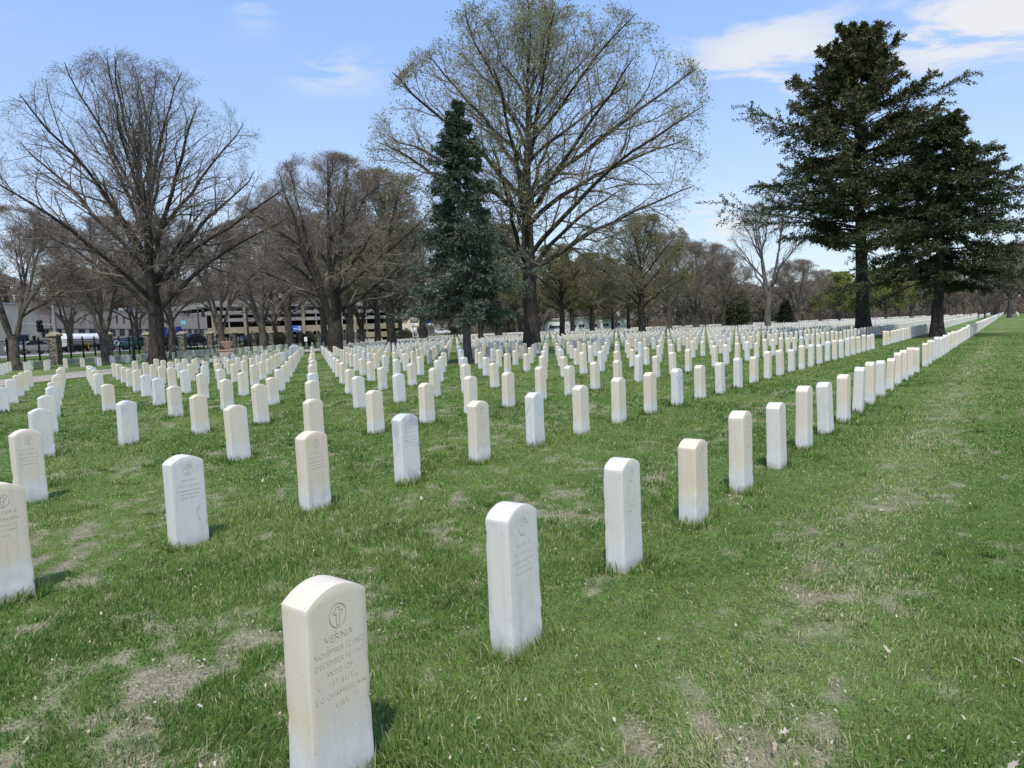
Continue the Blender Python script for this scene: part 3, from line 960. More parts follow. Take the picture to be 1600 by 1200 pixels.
def deciduous(seed, H, tr, fork, rx, low, hc, n1=18, n2=13, n3=9, n4=6, leaf=0, lsize=0.07, stems=0, twig_r=0.007, leader=0.6, elev=(-12, 84), lean=(0, 0), asym=0.0, l3=1.3, trunk_sides=12):
    """returns (trunk Geo, crown Geo)"""
    rng = np.random.default_rng(seed)
    tk, cw = Geo(), Geo()
    S0 = 10
    lh = H * leader if not stems else fork * 1.05
    z = np.linspace(0, 1, S0 + 1)
    P0 = np.zeros((1, S0 + 1, 3)); P0[0, :, 2] = z * lh; P0[0, :, 0] = lean[0] * z ** 1.3; P0[0, :, 1] = lean[1] * z
    P0 += smooth_noise(rng, 1, S0, 0.05 * H / 20)
    P0[0, 0, 2] = -0.1
    R = tr * np.where(P0[0, :, 2] < fork, 1 - 0.12 * P0[0, :, 2] / fork, 0.88 * (1 - 0.86 * np.clip((P0[0, :, 2] - fork) / max(lh - fork, 0.1), 0, 1)))
    R = np.maximum(R, tr * 0.12); R[0] *= 1.45
    if stems: R = tr * (1 - 0.1 * z); R[0] *= 1.35; 
    # denser rings near the foot for a flare
    V, F = tubes(P0, R[None], trunk_sides); tk.add(V, F)
    ctr = np.array([lean[0], lean[1], hc])
    mains_P, mains_R = P0, R[None]
    def target(el, az, k=1.0):
        rr = rx * (1 + asym * math.cos(az)) * rng.uniform(0.86, 1.06) * k
        vz = (H - hc) if el > 0 else (hc - low)
        return ctr + np.array([math.cos(el) * math.cos(az) * rr, math.cos(el) * math.sin(az) * rr, math.sin(el) * vz * rng.uniform(0.9, 1.04)])
    S1_ = 9; L1P, L1R = [], []
    def bez(a, b, lift, r0, r1):
        hor = np.array([b[0] - a[0], b[1] - a[1], 0]); dist = np.linalg.norm(b - a)
        c = a + nrm(hor) * np.linalg.norm(hor) * 0.42 + np.array([0, 0, (b[2] - a[2]) * 0.42 + lift * dist])
        t = np.linspace(0, 1, S1_ + 1)[:, None]
        p = (1 - t) ** 2 * a + 2 * t * (1 - t) * c + t ** 2 * b
        L1P.append(p); L1R.append(r0 * (1 - t[:, 0]) ** 0.8 + r1)
    if stems:
        for i in range(stems):
            az = 2 * PI * i / stems + rng.uniform(-0.35, 0.35); el = math.radians(rng.uniform(38, 72))
            a = np.array([math.cos(az) * tr * 0.45, math.sin(az) * tr * 0.45, fork * rng.uniform(0.8, 0.98)])
            b = target(el, az, 0.72)
            bez(a, b, rng.uniform(-0.06, 0.06), tr * 0.42, tr * 0.05)
        SP = np.stack(L1P); SR = np.stack(L1R)
        SP += smooth_noise(rng, len(SP), S1_, 0.09 * H / 20)
        V, F = tubes(SP, SR, 9); tk.add(V, F)
        L1P, L1R = [], []
        for i in range(n1):
            s = i % stems; tt = 0.12 + 0.8 * ((i // stems) + rng.random()) / max(1, n1 // stems); q = min(int(tt * S1_), S1_ - 1)
            a = SP[s, q]; az = math.atan2(a[1], a[0]) + rng.uniform(-1.25, 1.25)
            el = math.radians(elev[0] + (elev[1] - elev[0]) * min(1, max(0, tt * 0.9 + rng.uniform(-0.2, 0.2))))
            bez(a, target(el, az), rng.uniform(-0.02, 0.09), SR[s, q] * 0.62, 0.022)
        base_P, base_R = SP, SR
    else:
        for i in range(n1):
            q = (i + 0.5) / n1
            el = math.radians(elev[0] + (elev[1] - elev[0]) * q ** 1.05 + rng.uniform(-5, 5)); az = i * 2.39996 + rng.uniform(-0.35, 0.35)
            h = fork + (lh - fork) * min(0.97, max(0.0, q * 1.02 - 0.08 + rng.uniform(-0.05, 0.05)))
            f = np.interp(h, P0[0, :, 2], np.arange(S0 + 1)); f0 = min(int(f), S0 - 1)
            a = P0[0, f0] + (P0[0, f0 + 1] - P0[0, f0]) * (f - f0)
            rr = np.interp(h, P0[0, :, 2], R)
            bez(a, target(el, az), 0.10 * math.cos(el) + rng.uniform(-0.05, 0.06), min(rr * 0.48, tr * 0.30), 0.02)
    P1 = np.stack(L1P); R1 = np.stack(L1R)
    def env(P):
        q = P - ctr
        rz_ = np.where(q[..., 2] > 0, H - hc, (hc - low) * 1.35)
        az_ = np.arctan2(q[..., 1], q[..., 0])
        lob = 1 + 0.07 * np.sin(3 * az_ + seed) + 0.06 * np.sin(5 * az_ + 2 * seed + q[..., 2] * 0.6)
        rho = np.sqrt((q[..., 0] ** 2 + q[..., 1] ** 2) / (rx * lob * (1 + asym * np.cos(az_))) ** 2 + (q[..., 2] / rz_) ** 2)
        k = np.where(rho > 0.84, (0.84 + 0.20 * np.tanh((rho - 0.84) / 0.26)) / np.maximum(rho, 1e-6), 1.0)
        return ctr + q * k[..., None]
    P1 += smooth_noise(rng, len(P1), S1_, 0.10 * H / 20)
    P1 = env(P1)
    V, F = tubes(P1, R1, 7); tk.add(V, F)
    sc_ = H / 20
    P2, R2 = spawn(rng, P1, R1, n2, (0.16, 0.98), (22, 52), lambda t, L, g: L * (0.44 - 0.30 * t) * g.uniform(0.7, 1.2, len(t)) + 0.5 * sc_, 6, 0.15, 0.05, 0.55, twig_r * 1.6, 0.22, ctr)
    P2b, R2b = spawn(rng, mains_P if not stems else base_P, mains_R if not stems else base_R, n2, (0.5, 0.97), (35, 70), lambda t, L, g: g.uniform(0.10, 0.24, len(t)) * H, 6, 0.15, 0.10, 0.3, twig_r * 1.6, 0.15, ctr)
    P2 = np.concatenate([P2, P2b]); R2 = np.concatenate([R2, R2b])
    P2 = env(P2)
    V, F = tubes(P2, R2, 4); cw.add(V, F)
    P3, R3 = spawn(rng, P2, R2, n3, (0.12, 1.0), (22, 55), lambda t, L, g: (0.55 + (l3 - 0.3 * t) * g.random(len(t))) * sc_ ** 0.5, 4, 0.18, 0.03, 0.6, twig_r * 1.2, 0.2, ctr)
    P3b, R3b = spawn(rng, P1, R1, n3, (0.3, 1.0), (25, 65), lambda t, L, g: (0.5 + l3 * g.random(len(t))) * sc_ ** 0.5, 4, 0.18, 0.03, 0.3, twig_r * 1.2, 0.15, ctr)
    P3 = np.concatenate([P3, P3b]); R3 = np.concatenate([R3, R3b])
    P3 = env(P3)
    V, F = tubes(P3, R3, 3); cw.add(V, F)
    P4, R4 = spawn(rng, P3, R3, n4, (0.15, 1.0), (20, 60), lambda t, L, g: g.uniform(0.28, 0.75, len(t)) * sc_ ** 0.5, 2, 0.18, 0.05, 0.75, twig_r, 0.12, ctr)
    P4 = env(P4)
    V, F = tubes(P4, R4, 3); cw.add(V, F)
    if leaf:
        V, F, t = leaves_at(rng, P4, leaf, 0.05, lsize); cw.add(V, F, None, 1, t)
    return tk, cw


def tree_thing(name, tk, cw, loc, rz, mats_t, mats_c, label, group=None):
    root = empty(name, loc, rz, label, 'tree', group)
    link('trunk', tk.mesh('trunk', mats_t), root); link('crown', cw.mesh('crown', mats_c), root)
    return root


# the big bare oak
x, y = tree_xy('oak')
tk, cw = deciduous(101, 18.1, 0.46, 3.3, 8.7, 3.6, 9.4, n1=24, n2=13, n3=9, n4=5, leaf=1, lsize=0.085, leader=0.60, elev=(-6, 86), twig_r=0.0055)
tree_thing('oak_tree', tk, cw, (x, y, 0), 0.6, (M['bark_dark'],), (M['twig_dark'], M['bud_brown']), 'large bare oak with wide fan of branches and thick dark trunk by the drive')
x, y = tree_xy('multi')
tk, cw = deciduous(202, 18.2, 0.70, 3.0, 9.4, 3.2, 8.6, n1=22, n2=13, n3=9, n4=6, leaf=1, lsize=0.11, stems=5, elev=(-4, 80), twig_r=0.008)
tree_thing('hackberry_tree', tk, cw, (x, y, 0), 0.2, (M['bark_dark'],), (M['twig'], M['bud_brown']), 'bare tree with thick flared trunk dividing low into several stems')
x, y = tree_xy('maple')
tk, cw = deciduous(303, 20.2, 0.46, 4.6, 10.6, 4.6, 11.4, n1=28, n2=13, n3=9, n4=6, leaf=2, lsize=0.115, leader=0.80, elev=(-16, 86), twig_r=0.0055, lean=(0.3, 0), asym=0.06)
tree_thing('maple_tree', tk, cw, (x, y, 0), 0.0, (M['bark_dark'],), (M['twig'], M['leaf_spring']), 'tallest deciduous tree with small yellow-green new leaves, behind the blue-green spruce')


# ---- conifers
def needles(rng, P, per, tr, lng, wid, droop=0.0, ang=(25, 70)):
    """foliage sprays: tapered folded blades leaving the branchlets at an angle"""
    Q, _ = spawn(rng, P, np.ones(P.shape[:2]), per, tr, ang, lambda t, L, g: g.uniform(0.55, 1.2, len(t)) * lng, 1, 0.10, droop, 1, 0)
    a = Q[:, 0]; b = Q[:, 1]; d = nrm(b - a)
    s = nrm(np.cross(d, rng.normal(0, 1, d.shape) * 0.8 + np.array([0, 0, 1.0])))
    w = (wid * rng.uniform(0.6, 1.2, len(a)))[:, None]; up = np.cross(s, d) * w * 0.35
    V = np.stack([a, a * 0.45 + b * 0.55 + s * w + up, b, a * 0.45 + b * 0.55 - s * w + up, a * 0.5 + b * 0.5 - up * 0.6], 1).reshape(-1, 3)
    o = np.arange(len(a))[:, None] * 5
    F3 = np.concatenate([o + [[0, 1, 4]], o + [[1, 2, 4]], o + [[2, 3, 4]], o + [[3, 0, 4]]])
    return V, F3, len(a)


def conifer(seed, H, tr, h0, prof, n_br, droop, tip_up, mats, per_sub=12, per_needle=9, lng=0.2, wid=0.05, lean=(0, 0), cone=0.0, skip=0.0, top=0.97, rise=(-5, 15), subl=0.42, gap=0.0, whorl=0):
    rng = np.random.default_rng(seed)
    tk, cw = Geo(), Geo()
    S0 = 14; z = np.linspace(0, 1, S0 + 1)
    P0 = np.zeros((1, S0 + 1, 3)); P0[0, :, 2] = z * H; P0[0, :, 0] = lean[0] * z; P0[0, :, 1] = lean[1] * z
    P0 += smooth_noise(rng, 1, S0, 0.02); P0[0, 0, 2] = -0.1
    R = tr * (1 - 0.93 * z) ; R[0] *= 1.3
    V, F = tubes(P0, R[None], 12); tk.add(V, F)
    S = 7; BP, BR = [], []
    for i in range(n_br):
        q = (i + rng.random()) / n_br
        if whorl:
            q = min(0.999, (round(q * whorl) + rng.uniform(-0.30, 0.30)) / whorl + 0.25 / whorl); q = max(0.0, q)
        h = h0 + (H * top - h0) * q
        az = i * 2.39996 + rng.uniform(-0.4, 0.4)
        L = prof((h - h0) / (H - h0), az) * rng.uniform(0.72, 1.12)
        if rng.random() < skip: L *= rng.uniform(0.35, 0.65)
        if L < 0.15: continue
        f = h / H * S0; f0 = min(int(f), S0 - 1); a = P0[0, f0] + (P0[0, f0 + 1] - P0[0, f0]) * (f - f0)
        el = math.radians(rng.uniform(*rise) + 38 * q ** 3)
        p = np.zeros((S + 1, 3)); p[0] = a
        for s in range(S):
            t = s / S; e = el - droop * math.sin(t * PI * 0.75) + tip_up * t ** 2
            p[s + 1] = p[s] + np.array([math.cos(az) * math.cos(e), math.sin(az) * math.cos(e), math.sin(e)]) * L / S
            az += rng.normal(0, 0.10)
        BP.append(p); BR.append(np.linspace(max(0.012, tr * 0.17 * (1 - q) + 0.008), 0.006, S + 1))
    BP = np.stack(BP); BR = np.stack(BR)
    V, F = tubes(BP, BR, 4); tk.add(V, F)
    # branchlets lie mostly in the plane of the branch
    sub, subr = spawn(rng, BP, BR, per_sub, (0.18 + gap, 1.0), (28, 62), lambda t, L, g: L * subl * (1.08 - 0.72 * t) * g.uniform(0.6, 1.15, len(t)) + 0.10, 3, 0.08, -0.05, 0.6, 0.004)
    # flatten: pull each branchlet's rise towards its root
    sub[:, :, 2] = sub[:, :1, 2] + (sub[:, :, 2] - sub[:, :1, 2]) * 0.55 - np.linspace(0, 1, 4)[None] ** 2 * rng.uniform(0.0, 0.12, len(sub))[:, None]
    V, F = tubes(sub, subr, 3); cw.add(V, F, None, 0)
    br_t = rng.random(len(sub))
    V, F3, n = needles(rng, sub, per_needle, (0.05, 1.0), lng, wid, 0.02)
    t = np.repeat(br_t, per_needle) * 0.45 + rng.random(n) * 0.35
    if cone:
        zt = V[::5, 2] / H
        t = np.where(rng.random(n) < cone * sstep(zt, 0.35, 0.95), rng.uniform(0.8, 1.0, n), t)
    cw.add(V, None, F3, 1, np.repeat(t, 5))
    V, F3, n = needles(rng, BP, per_needle * 3, (0.35 + gap, 1.0), lng * 1.1, wid, 0.05)
    cw.add(V, None, F3, 1, np.repeat(rng.random(n) * 0.6, 5))
    return tk, cw


x, y = tree_xy('spruce')
def spruce_prof(q, az): return (3.5 * (1 - q) ** 1.02 + 0.14) * (1 + 0.22 * math.sin(2 * az + 9 * q) + 0.20 * math.sin(34 * q) + 0.14 * math.sin(5 * az + 57 * q)) * (0.62 + 0.38 * min(1, q * 3.6))
tk, cw = conifer(11, 12.1, 0.21, 2.0, spruce_prof, 225, 0.36, 0.75, None, per_sub=17, per_needle=19, lng=0.16, wid=0.027, rise=(-16, 8), lean=(0.05, 0), subl=0.44, skip=0.22, top=0.985, whorl=21)
tree_thing('spruce_tree', tk, cw, (x, y, 0), 0, (M['bark_mid'],), (M['twig_dark'], M['spruce']), 'blue-green conical spruce with bare lower trunk in the middle of the stones')

x, y = tree_xy('fir')
def fir_prof(q, az):
    base = 9.3 * (1 - q ** 2.1) * (0.95 - 0.03 * math.cos(az))
    return max(0.5, base * (0.84 + 0.20 * math.sin(q * 37 + az) + 0.14 * math.sin(2 * az + 7 * q)) + 0.5)
tk, cw = conifer(23, 21.7, 0.52, 6.3, fir_prof, 240, 0.12, 0.30, None, per_sub=21, per_needle=25, lng=0.27, wid=0.050, rise=(-2, 24), lean=(-0.7, 0), cone=0.6, skip=0.28, subl=0.36, gap=0.18, whorl=14)
tree_thing('douglas_fir', tk, cw, (x, y, 0), 0, (M['bark_dark'],), (M['twig_dark'], M['fir']), 'tallest dark conifer with ragged layered boughs and upright trunk at the right')
x, y = tree_xy('pine')
def pine_prof(q, az):
    return max(0.4, 5.9 * (1 - q ** 1.6) * (0.88 + 0.22 * math.sin(q * 29 + az) + 0.12 * math.sin(2 * az + 4)) + 0.35)
tk, cw = conifer(37, 13.3, 0.36, 3.3, pine_prof, 195, 0.32, 0.32, None, per_sub=19, per_needle=23, lng=0.22, wid=0.042, rise=(-12, 12), lean=(1.1, 0.3), skip=0.3, subl=0.36, gap=0.12, whorl=12)
tree_thing('dark_fir', tk, cw, (x, y, 0), 0.5, (M['bark_dark'],), (M['twig_dark'], M['fir_dark']), 'leaning dark conifer in front of the taller fir, beside the nearest row')

# ---- trees farther off: a few kinds, copied
PROTO = {}
def proto(kind):
    if kind in PROTO: return PROTO[kind]
    if kind == 'bare': g = deciduous(401, 13.0, 0.36, 2.6, 6.6, 2.6, 6.2, n1=16, n2=11, n3=9, n4=6, leaf=1, lsize=0.09, stems=4, elev=(5, 82), twig_r=0.012); mats = ((M['bark_mid'],), (M['twig'], M['bud_brown']))
    elif kind == 'bare_tall': g = deciduous(402, 15.0, 0.34, 3.4, 6.2, 3.2, 7.6, n1=18, n2=11, n3=9, n4=6, leaf=1, lsize=0.09, leader=0.62, elev=(0, 84), twig_r=0.012); mats = ((M['bark_mid'],), (M['twig'], M['bud_brown']))
    elif kind == 'olive': g = deciduous(403, 14.0, 0.42, 4.0, 7.0, 4.6, 7.2, n1=18, n2=10, n3=8, n4=5, leaf=5, lsize=0.17, leader=0.66, elev=(-10, 84), twig_r=0.012); mats = ((M['bark_dark'],), (M['twig'], M['leaf_olive']))
    elif kind == 'spring': g = deciduous(404, 17.0, 0.40, 3.6, 6.6, 3.2, 8.0, n1=18, n2=11, n3=8, n4=5, leaf=4, lsize=0.14, leader=0.68, elev=(-12, 85), twig_r=0.011); mats = ((M['bark_dark'],), (M['twig'], M['leaf_olive']))
    elif kind == 'pale': g = deciduous(405, 18.0, 0.46, 5.0, 7.0, 5.5, 9.5, n1=13, n2=8, n3=6, n4=4, leaf=0, stems=3, elev=(10, 80), twig_r=0.013); mats = ((M['bark_pale'],), (M['twig_pale'],))
    elif kind == 'lime': g = deciduous(406, 11.0, 0.26, 2.0, 6.4, 1.4, 5.2, n1=15, n2=9, n3=7, n4=4, leaf=5, lsize=0.26, leader=0.7, elev=(-16, 84), twig_r=0.012); mats = ((M['bark_mid'],), (M['twig'], M['leaf_lime']))
    elif kind == 'darkfir': g = conifer(407, 8.6, 0.22, 0.7, lambda q, az: 3.9 * (1 - q) ** 0.85 * (0.9 + 0.15 * math.sin(3 * az + 8 * q)) + 0.2, 90, 0.25, 0.3, None, per_sub=12, per_needle=8, lng=0.36, wid=0.09, rise=(-8, 12)); mats = ((M['bark_dark'],), (M['twig_dark'], M['fir_dark']))
    PROTO[kind] = (g[0].mesh('trunk', mats[0]), g[1].mesh('crown', mats[1]))
    return PROTO[kind]


BASE_H = {'bare': 13.0, 'bare_tall': 15.0, 'olive': 14.0, 'spring': 17.0, 'pale': 18.0, 'lime': 11.0, 'darkfir': 8.6}
NAMES = {'bare': 'bare_tree', 'bare_tall': 'bare_tree', 'olive': 'budding_tree', 'spring': 'budding_tree', 'pale': 'bare_tree', 'lime': 'leafing_tree', 'darkfir': 'fir_tree'}
# px of the trunk, distance, top py, kind, width factor, label
TREES = [
    (22, 50, 300, 'bare', 1.05, 'bare multi-stemmed tree cut by the edge of the photo, beside the end stone pillar'),
    (163, 58, 318, 'bare', 1.0, 'bare forked tree beside the fence, in front of the white trailer'),
    (268, 66, 322, 'bare_tall', 1.0, 'bare tree just behind the large oak, in front of the blue sign board'),
    (347, 76, 335, 'bare', 0.95, 'bare tree with three slim stems behind the stone planter'),
    (411, 92, 325, 'bare', 1.0, 'bare forked tree with a long right-hand limb before the parking ramp'),
    (453, 104, 300, 'bare_tall', 1.15, 'bare tree by the blue banner, beside a fence pillar'),
    (508, 118, 320, 'bare_tall', 1.1, 'bare slim tree partly hidden by the flared multi-stemmed tree'),
    (548, 120, 330, 'bare', 1.1, 'bare tree leaning right, just right of the flared multi-stemmed trunk'),
    (590, 130, 320, 'bare_tall', 1.0, 'twiggy tree before the cream parking ramp, behind the olive budding tree'),
    (613, 76, 245, 'spring', 1.12, 'tall olive-tinted budding tree left of the spruce, before the gable house'),
    (662, 118, 335, 'bare', 1.1, 'brown twiggy tree over the gable house, left of the spruce'),
    (752, 86, 330, 'spring', 0.9, 'dark forked trunk seen through the lower boughs of the spruce'),
    (780, 112, 340, 'olive', 1.0, 'dull olive tree between the spruce and the tallest deciduous tree'),
    (879, 92, 372, 'olive', 1.0, 'wide low olive tree just right of the tallest deciduous trunk, before the white building'),
    (926, 128, 388, 'olive', 1.0, 'small olive tree with spreading arms in front of the white building'),
    (896, 150, 400, 'olive', 1.0, 'thin distant tree before the left end of the white building'),
    (958, 150, 395, 'spring', 0.9, 'straight dark trunk before the middle of the white building'),
    (983, 145, 405, 'olive', 0.9, 'small forked tree at the right end of the white building'),
    (1004, 84, 322, 'spring', 1.25, 'broad bronze-olive tree with a long right limb and dark trunk'),
    (1068, 150, 420, 'bare', 1.2, 'bare vase-shaped tree with fanned stems in the far tree line'),
    (1104, 165, 405, 'bare_tall', 1.3, 'bare greyish tree left of the small dark fir'),
    (1046, 108, 352, 'bare_tall', 1.15, 'bare brownish tree just right of the broad bronze-olive tree'),
    (1088, 122, 366, 'bare', 1.3, 'wide bare tree standing well left of the pale grey tree'),
    (1132, 112, 388, 'bare_tall', 1.1, 'thin bare tree rising behind the small dark fir'),
    (1244, 132, 398, 'bare', 1.2, 'brown bare tree just right of the pale grey tree'),
    (1312, 140, 420, 'lime', 1.0, 'small lime-green leafing tree left of the tall fir trunk'),
    (1424, 142, 408, 'bare', 1.2, 'bare tree between the two dark conifer trunks'),
    (1484, 150, 415, 'bare_tall', 1.2, 'bare tree just right of the leaning conifer trunk'),
    (432, 128, 400, 'bare_tall', 1.4, 'twiggy tree screening the parking ramp left of the blue banner'),
    (566, 140, 405, 'bare', 1.3, 'bare street tree before the right half of the parking ramp'),
    (628, 138, 410, 'bare_tall', 1.3, 'slim bare street tree left of the gable house'),
    (110, 76, 400, 'bare', 1.1, 'bare street tree above the white trailer'),
    (215, 88, 395, 'bare', 1.2, 'bare street tree partly behind the large oak on its left'),
    (1152, 122, 442, 'darkfir', 1.0, 'dark bushy fir with bare foot left of the pale grey trunk'),
    (1228, 140, 466, 'darkfir', 1.1, 'low dark fir right of the pale grey trunk'),
    (1201, 88, 296, 'pale', 0.95, 'pale grey leafless tree with open branches before the tree line'),
    (1282, 150, 415, 'bare_tall', 1.2, 'brown bare tree left of the lime-green tree'),
    (1384, 135, 412, 'lime', 1.15, 'lime-green leafing tree glowing behind the fir trunk'),
    (1450, 150, 425, 'bare_tall', 1.1, 'bare tree right of the lime-green tree'),
    (1506, 160, 430, 'bare', 1.1, 'bare tree over the end of the second row'),
    (1538, 120, 448, 'bare', 0.8, 'small round-headed bare tree beside the far end of the lane'),
    (1577, 118, 372, 'bare_tall', 1.2, 'bare dark-trunked tree at the end of the grass lane'),
    (1606, 150, 365, 'bare', 1.2, 'bare tree cut by the edge of the photo beyond the lane'),
]
rs = random.Random(3)
for px, Y, top, kind, wf, label in TREES:
    p = at(px, 540, Y); hgt = at(px, top, Y)[2] * 0.97
    zb = float(zground(p[0:1], np.array([Y]))[0])
    s = (hgt - zb) / BASE_H[kind]
    tm, cm = proto(kind)
    root = empty(NAMES[kind], (p[0], Y, zb - 0.05), rs.uniform(0, 2 * PI), label, 'tree', 'trees standing beyond the headstones')
    root.scale = (s * wf, s * wf, s)
    link('trunk', tm, root); link('crown', cm, root)


def far_woods():
    """the tree line that closes the view: too many stems to count"""
    rng = np.random.default_rng(77)
    kinds = []
    for sd, kw, brown in ((501, dict(stems=3, leader=0.6), 0), (502, dict(leader=0.7), 0), (503, dict(leader=0.65, stems=4), 1), (504, dict(leader=0.7), 2)):
        a, b = deciduous(sd, 11.0, 0.2, 1.6, 4.2, 1.0, 4.8, n1=11, n2=7, n3=6, n4=4, leaf=(1, 1, 2, 3)[[501, 502, 503, 504].index(sd)], lsize=0.26, elev=(-18, 84), twig_r=0.034, trunk_sides=6, **kw)
        kinds.append((a, b, brown))
    g = Geo(); W = []
    # a belt across the far end of the field, another behind the street on the far side of the fence
    for i in range(230):
        x = rng.uniform(-20, 235); y = rng.uniform(196, 262) - max(0, x - 120) * 0.25; W.append((x, y, 0.0, rng.uniform(0.9, 1.4)))
    for i in range(62):
        x = rng.uniform(-190, -78); y = rng.uniform(170, 270); W.append((x, y, 0.9, rng.uniform(1.5, 2.2)))
    for i in range(30):
        W.append((rng.uniform(-85, 5), rng.uniform(255, 300), 0.9, rng.uniform(1.6, 2.2)))
    for x, y, z, s in W:
        a, b, br = kinds[rng.choice(4, p=(0.40, 0.36, 0.14, 0.10))]
        t = rng.uniform(0, 2 * PI); c, sn = math.cos(t), math.sin(t)
        for geo, base in ((a, 0), (b, 1)):
            V = np.concatenate(geo.V) * s * np.array([rng.uniform(0.95, 1.25)] * 2 + [1])
            V = np.stack([V[:, 0] * c - V[:, 1] * sn + x, V[:, 0] * sn + V[:, 1] * c + y, V[:, 2] + z], 1)
            n0 = g.n
            F4 = np.concatenate(geo.F4); m4 = np.concatenate(geo.m4)
            g.V.append(V); g.t.append(np.concatenate(geo.t)); g.n += len(V)
            g.F4.append(F4 + n0); g.m4.append(np.where(m4 == 1, 2 if br != 2 else 3, base))
    me = g.mesh('far_woods', (M['bark_mid'], M['twig'], M['bud_brown'], M['leaf_olive']))
    print('woods faces', len(me.polygons))
    tag(link('far_woods', me), 'brown mass of leafless woods closing off the far end of the cemetery', 'woods', kind='stuff')
    # undergrowth at their feet
    rng = np.random.default_rng(78)
    n = 17000
    x = rng.uniform(-30, 250, n); y = rng.uniform(214, 262, n) - np.maximum(0, x - 120) * 0.25
    h = rng.uniform(1.5, 5.2, n) * (0.6 + 0.8 * fbm(x * 0.15, y * 0.15, 3))
    P = np.zeros((n, 4, 3)); P[:, 0] = np.stack([x, y, np.zeros(n)], 1)
    d = nrm(rng.normal(0, 0.45, (n, 3)) + np.array([0, 0, 1.0]))
    for s in range(3):
        d = nrm(d + rng.normal(0, 0.25, d.shape)); P[:, s + 1] = P[:, s] + d * (h / 3)[:, None]
    g = Geo(); V, F = tubes(P, np.tile(np.linspace(0.05, 0.02, 4), (n, 1)), 3); g.add(V, F)
    V, F, t = leaves_at(rng, P, 6, 0.45, 0.40); g.add(V, F, None, 1, t)
    tag(link('undergrowth', g.mesh('undergrowth', (M['twig'], M['bud_brown']))), 'low brown brush along the foot of the far woods', 'undergrowth', kind='stuff')


far_woods()

# ------------------------------------------------------------------ fence: stone pillars and iron bays
FX = -40.5
PY = [45.2 + 7.9 * i for i in range(20)]
pil = None
pm = MB().box((-0.37, -0.37, -0.1), (0.37, 0.37, 2.55)).mesh('shaft', M['rubble'], bevel=0.03)
cm_ = MB().box((-0.47, -0.47, 2.55), (0.47, 0.47, 2.72)).prism([(-0.46, 2.722), (0.46, 2.722), (0.10, 2.92), (-0.10, 2.92)], -0.4, 0.4).mesh('cap', M['cap'], bevel=0.02)
PILN = ['beside the bare multi-stemmed tree at the edge', 'left of the white trailer, before the silver car', 'half hidden behind the forked tree by the trailer', 'just left of the large oak trunk', 'right of the oak, before the navy van', 'left of the stone planter', 'just right of the stone planter']
BUSH = [(396, 112, 1.3), (440, 124, 1.6), (478, 134, 1.5), (636, 165, 1.8)]
BUSHN = ['right of the brown wooden pole', 'before the ramp, left of the blue banner', 'behind the small white sign', 'beside the gable house']
for i, y in enumerate(PY):
    lab = f'rubble fence pillar with pale cap, {PILN[i]}' if i < len(PILN) else f'rubble stone fence pillar with pale cap, {ordn(i + 1)} from the near end'
    root = empty('fence_pier', (FX, y, 0), 0, lab, 'fence pier', 'stone pillars along the boundary fence')
    link('shaft', pm, root); link('cap', cm_, root)
posts = MB()
for q in (2.0, 4.0, 5.9): posts.box((-0.05, q - 0.05, 0.3), (0.05, q + 0.05, 2.42)).box((-0.03, q - 0.03, 2.42), (0.03, q + 0.03, 2.55))
post_me = MB().box((-0.055, -0.055, 0.35), (0.055, 0.055, 2.42)).prism([(-0.055, 2.42), (0.055, 2.42), (0, 2.58)], -0.02, 0.02).mesh('post', M['iron'])
rails = MB()
for z in (0.62, 2.0, 2.2): rails.box((-0.02, 0.6, z - 0.022), (0.02, 7.3, z + 0.022))
rail_me = rails.mesh('rails', M['iron'])
pk = MB()
for i in range(46):
    q = 0.65 + i * 0.145; pk.box((-0.009, q - 0.009, 0.5), (0.009, q + 0.009, 2.28))
pick_me = pk.mesh('pickets', M['iron'])
base_me = MB().box((-0.17, 0.56, -0.1), (0.17, 7.34, 0.46)).mesh('base_wall', M['kerb'], bevel=0.02)
for i in range(len(PY) - 1):
    root = empty('iron_fence', (FX, PY[i], 0), 0, f'black iron picket fence bay on a low concrete base, {ordn(i + 1)} bay from the near end', 'fence', 'iron bays of the boundary fence')
    link('rails', rail_me, root); link('pickets', pick_me, root); link('base_wall', base_me, root)
    for q in (2.1, 3.95, 5.8):
        o = link('post', post_me, root); o.location = (0, q, 0)

def shrub_mesh():
    rng = np.random.default_rng(61)
    P = np.zeros((60, 5, 3)); d = nrm(rng.normal(0, 0.6, (60, 3)) + np.array([0, 0, 0.9])); P[:, 0, :2] = rng.normal(0, 0.15, (60, 2))
    L = rng.uniform(0.9, 1.5, 60)
    for s_ in range(4):
        d = nrm(d + rng.normal(0, 0.2, d.shape)); P[:, s_ + 1] = P[:, s_] + d * (L / 4)[:, None]
    R = np.tile(np.linspace(0.03, 0.01, 5), (60, 1))
    a = Geo(); V, F = tubes(P, R, 4); a.add(V, F)
    b = Geo()
    Q, QR = spawn(rng, P, R, 14, (0.2, 1.0), (25, 70), lambda t, L_, g: g.uniform(0.25, 0.55, len(t)), 2, 0.2, 0.05, 0.6, 0.006)
    V, F = tubes(Q, QR, 3); b.add(V, F)
    V, F, t = leaves_at(rng, Q, 7, 0.07, 0.13); b.add(V, F, None, 1, t)
    return a.mesh('stems', (M['bark_mid'],)), b.mesh('foliage', (M['twig_dark'], M['fir_dark']))


sm_, fm_ = shrub_mesh()
for (px, Y, sc__), nm_ in zip(BUSH, BUSHN):
    p = at(px, 540, Y)
    root = empty('evergreen_shrub', (p[0], Y, float(zground(p[0:1], np.array([Y]))[0])), px * 0.7, f'dark evergreen shrub behind the fence {nm_}', 'shrub', 'dark shrubs along the street'); root.scale = (sc__ * 1.3, sc__ * 1.3, sc__)
    link('stems', sm_, root); link('foliage', fm_, root)

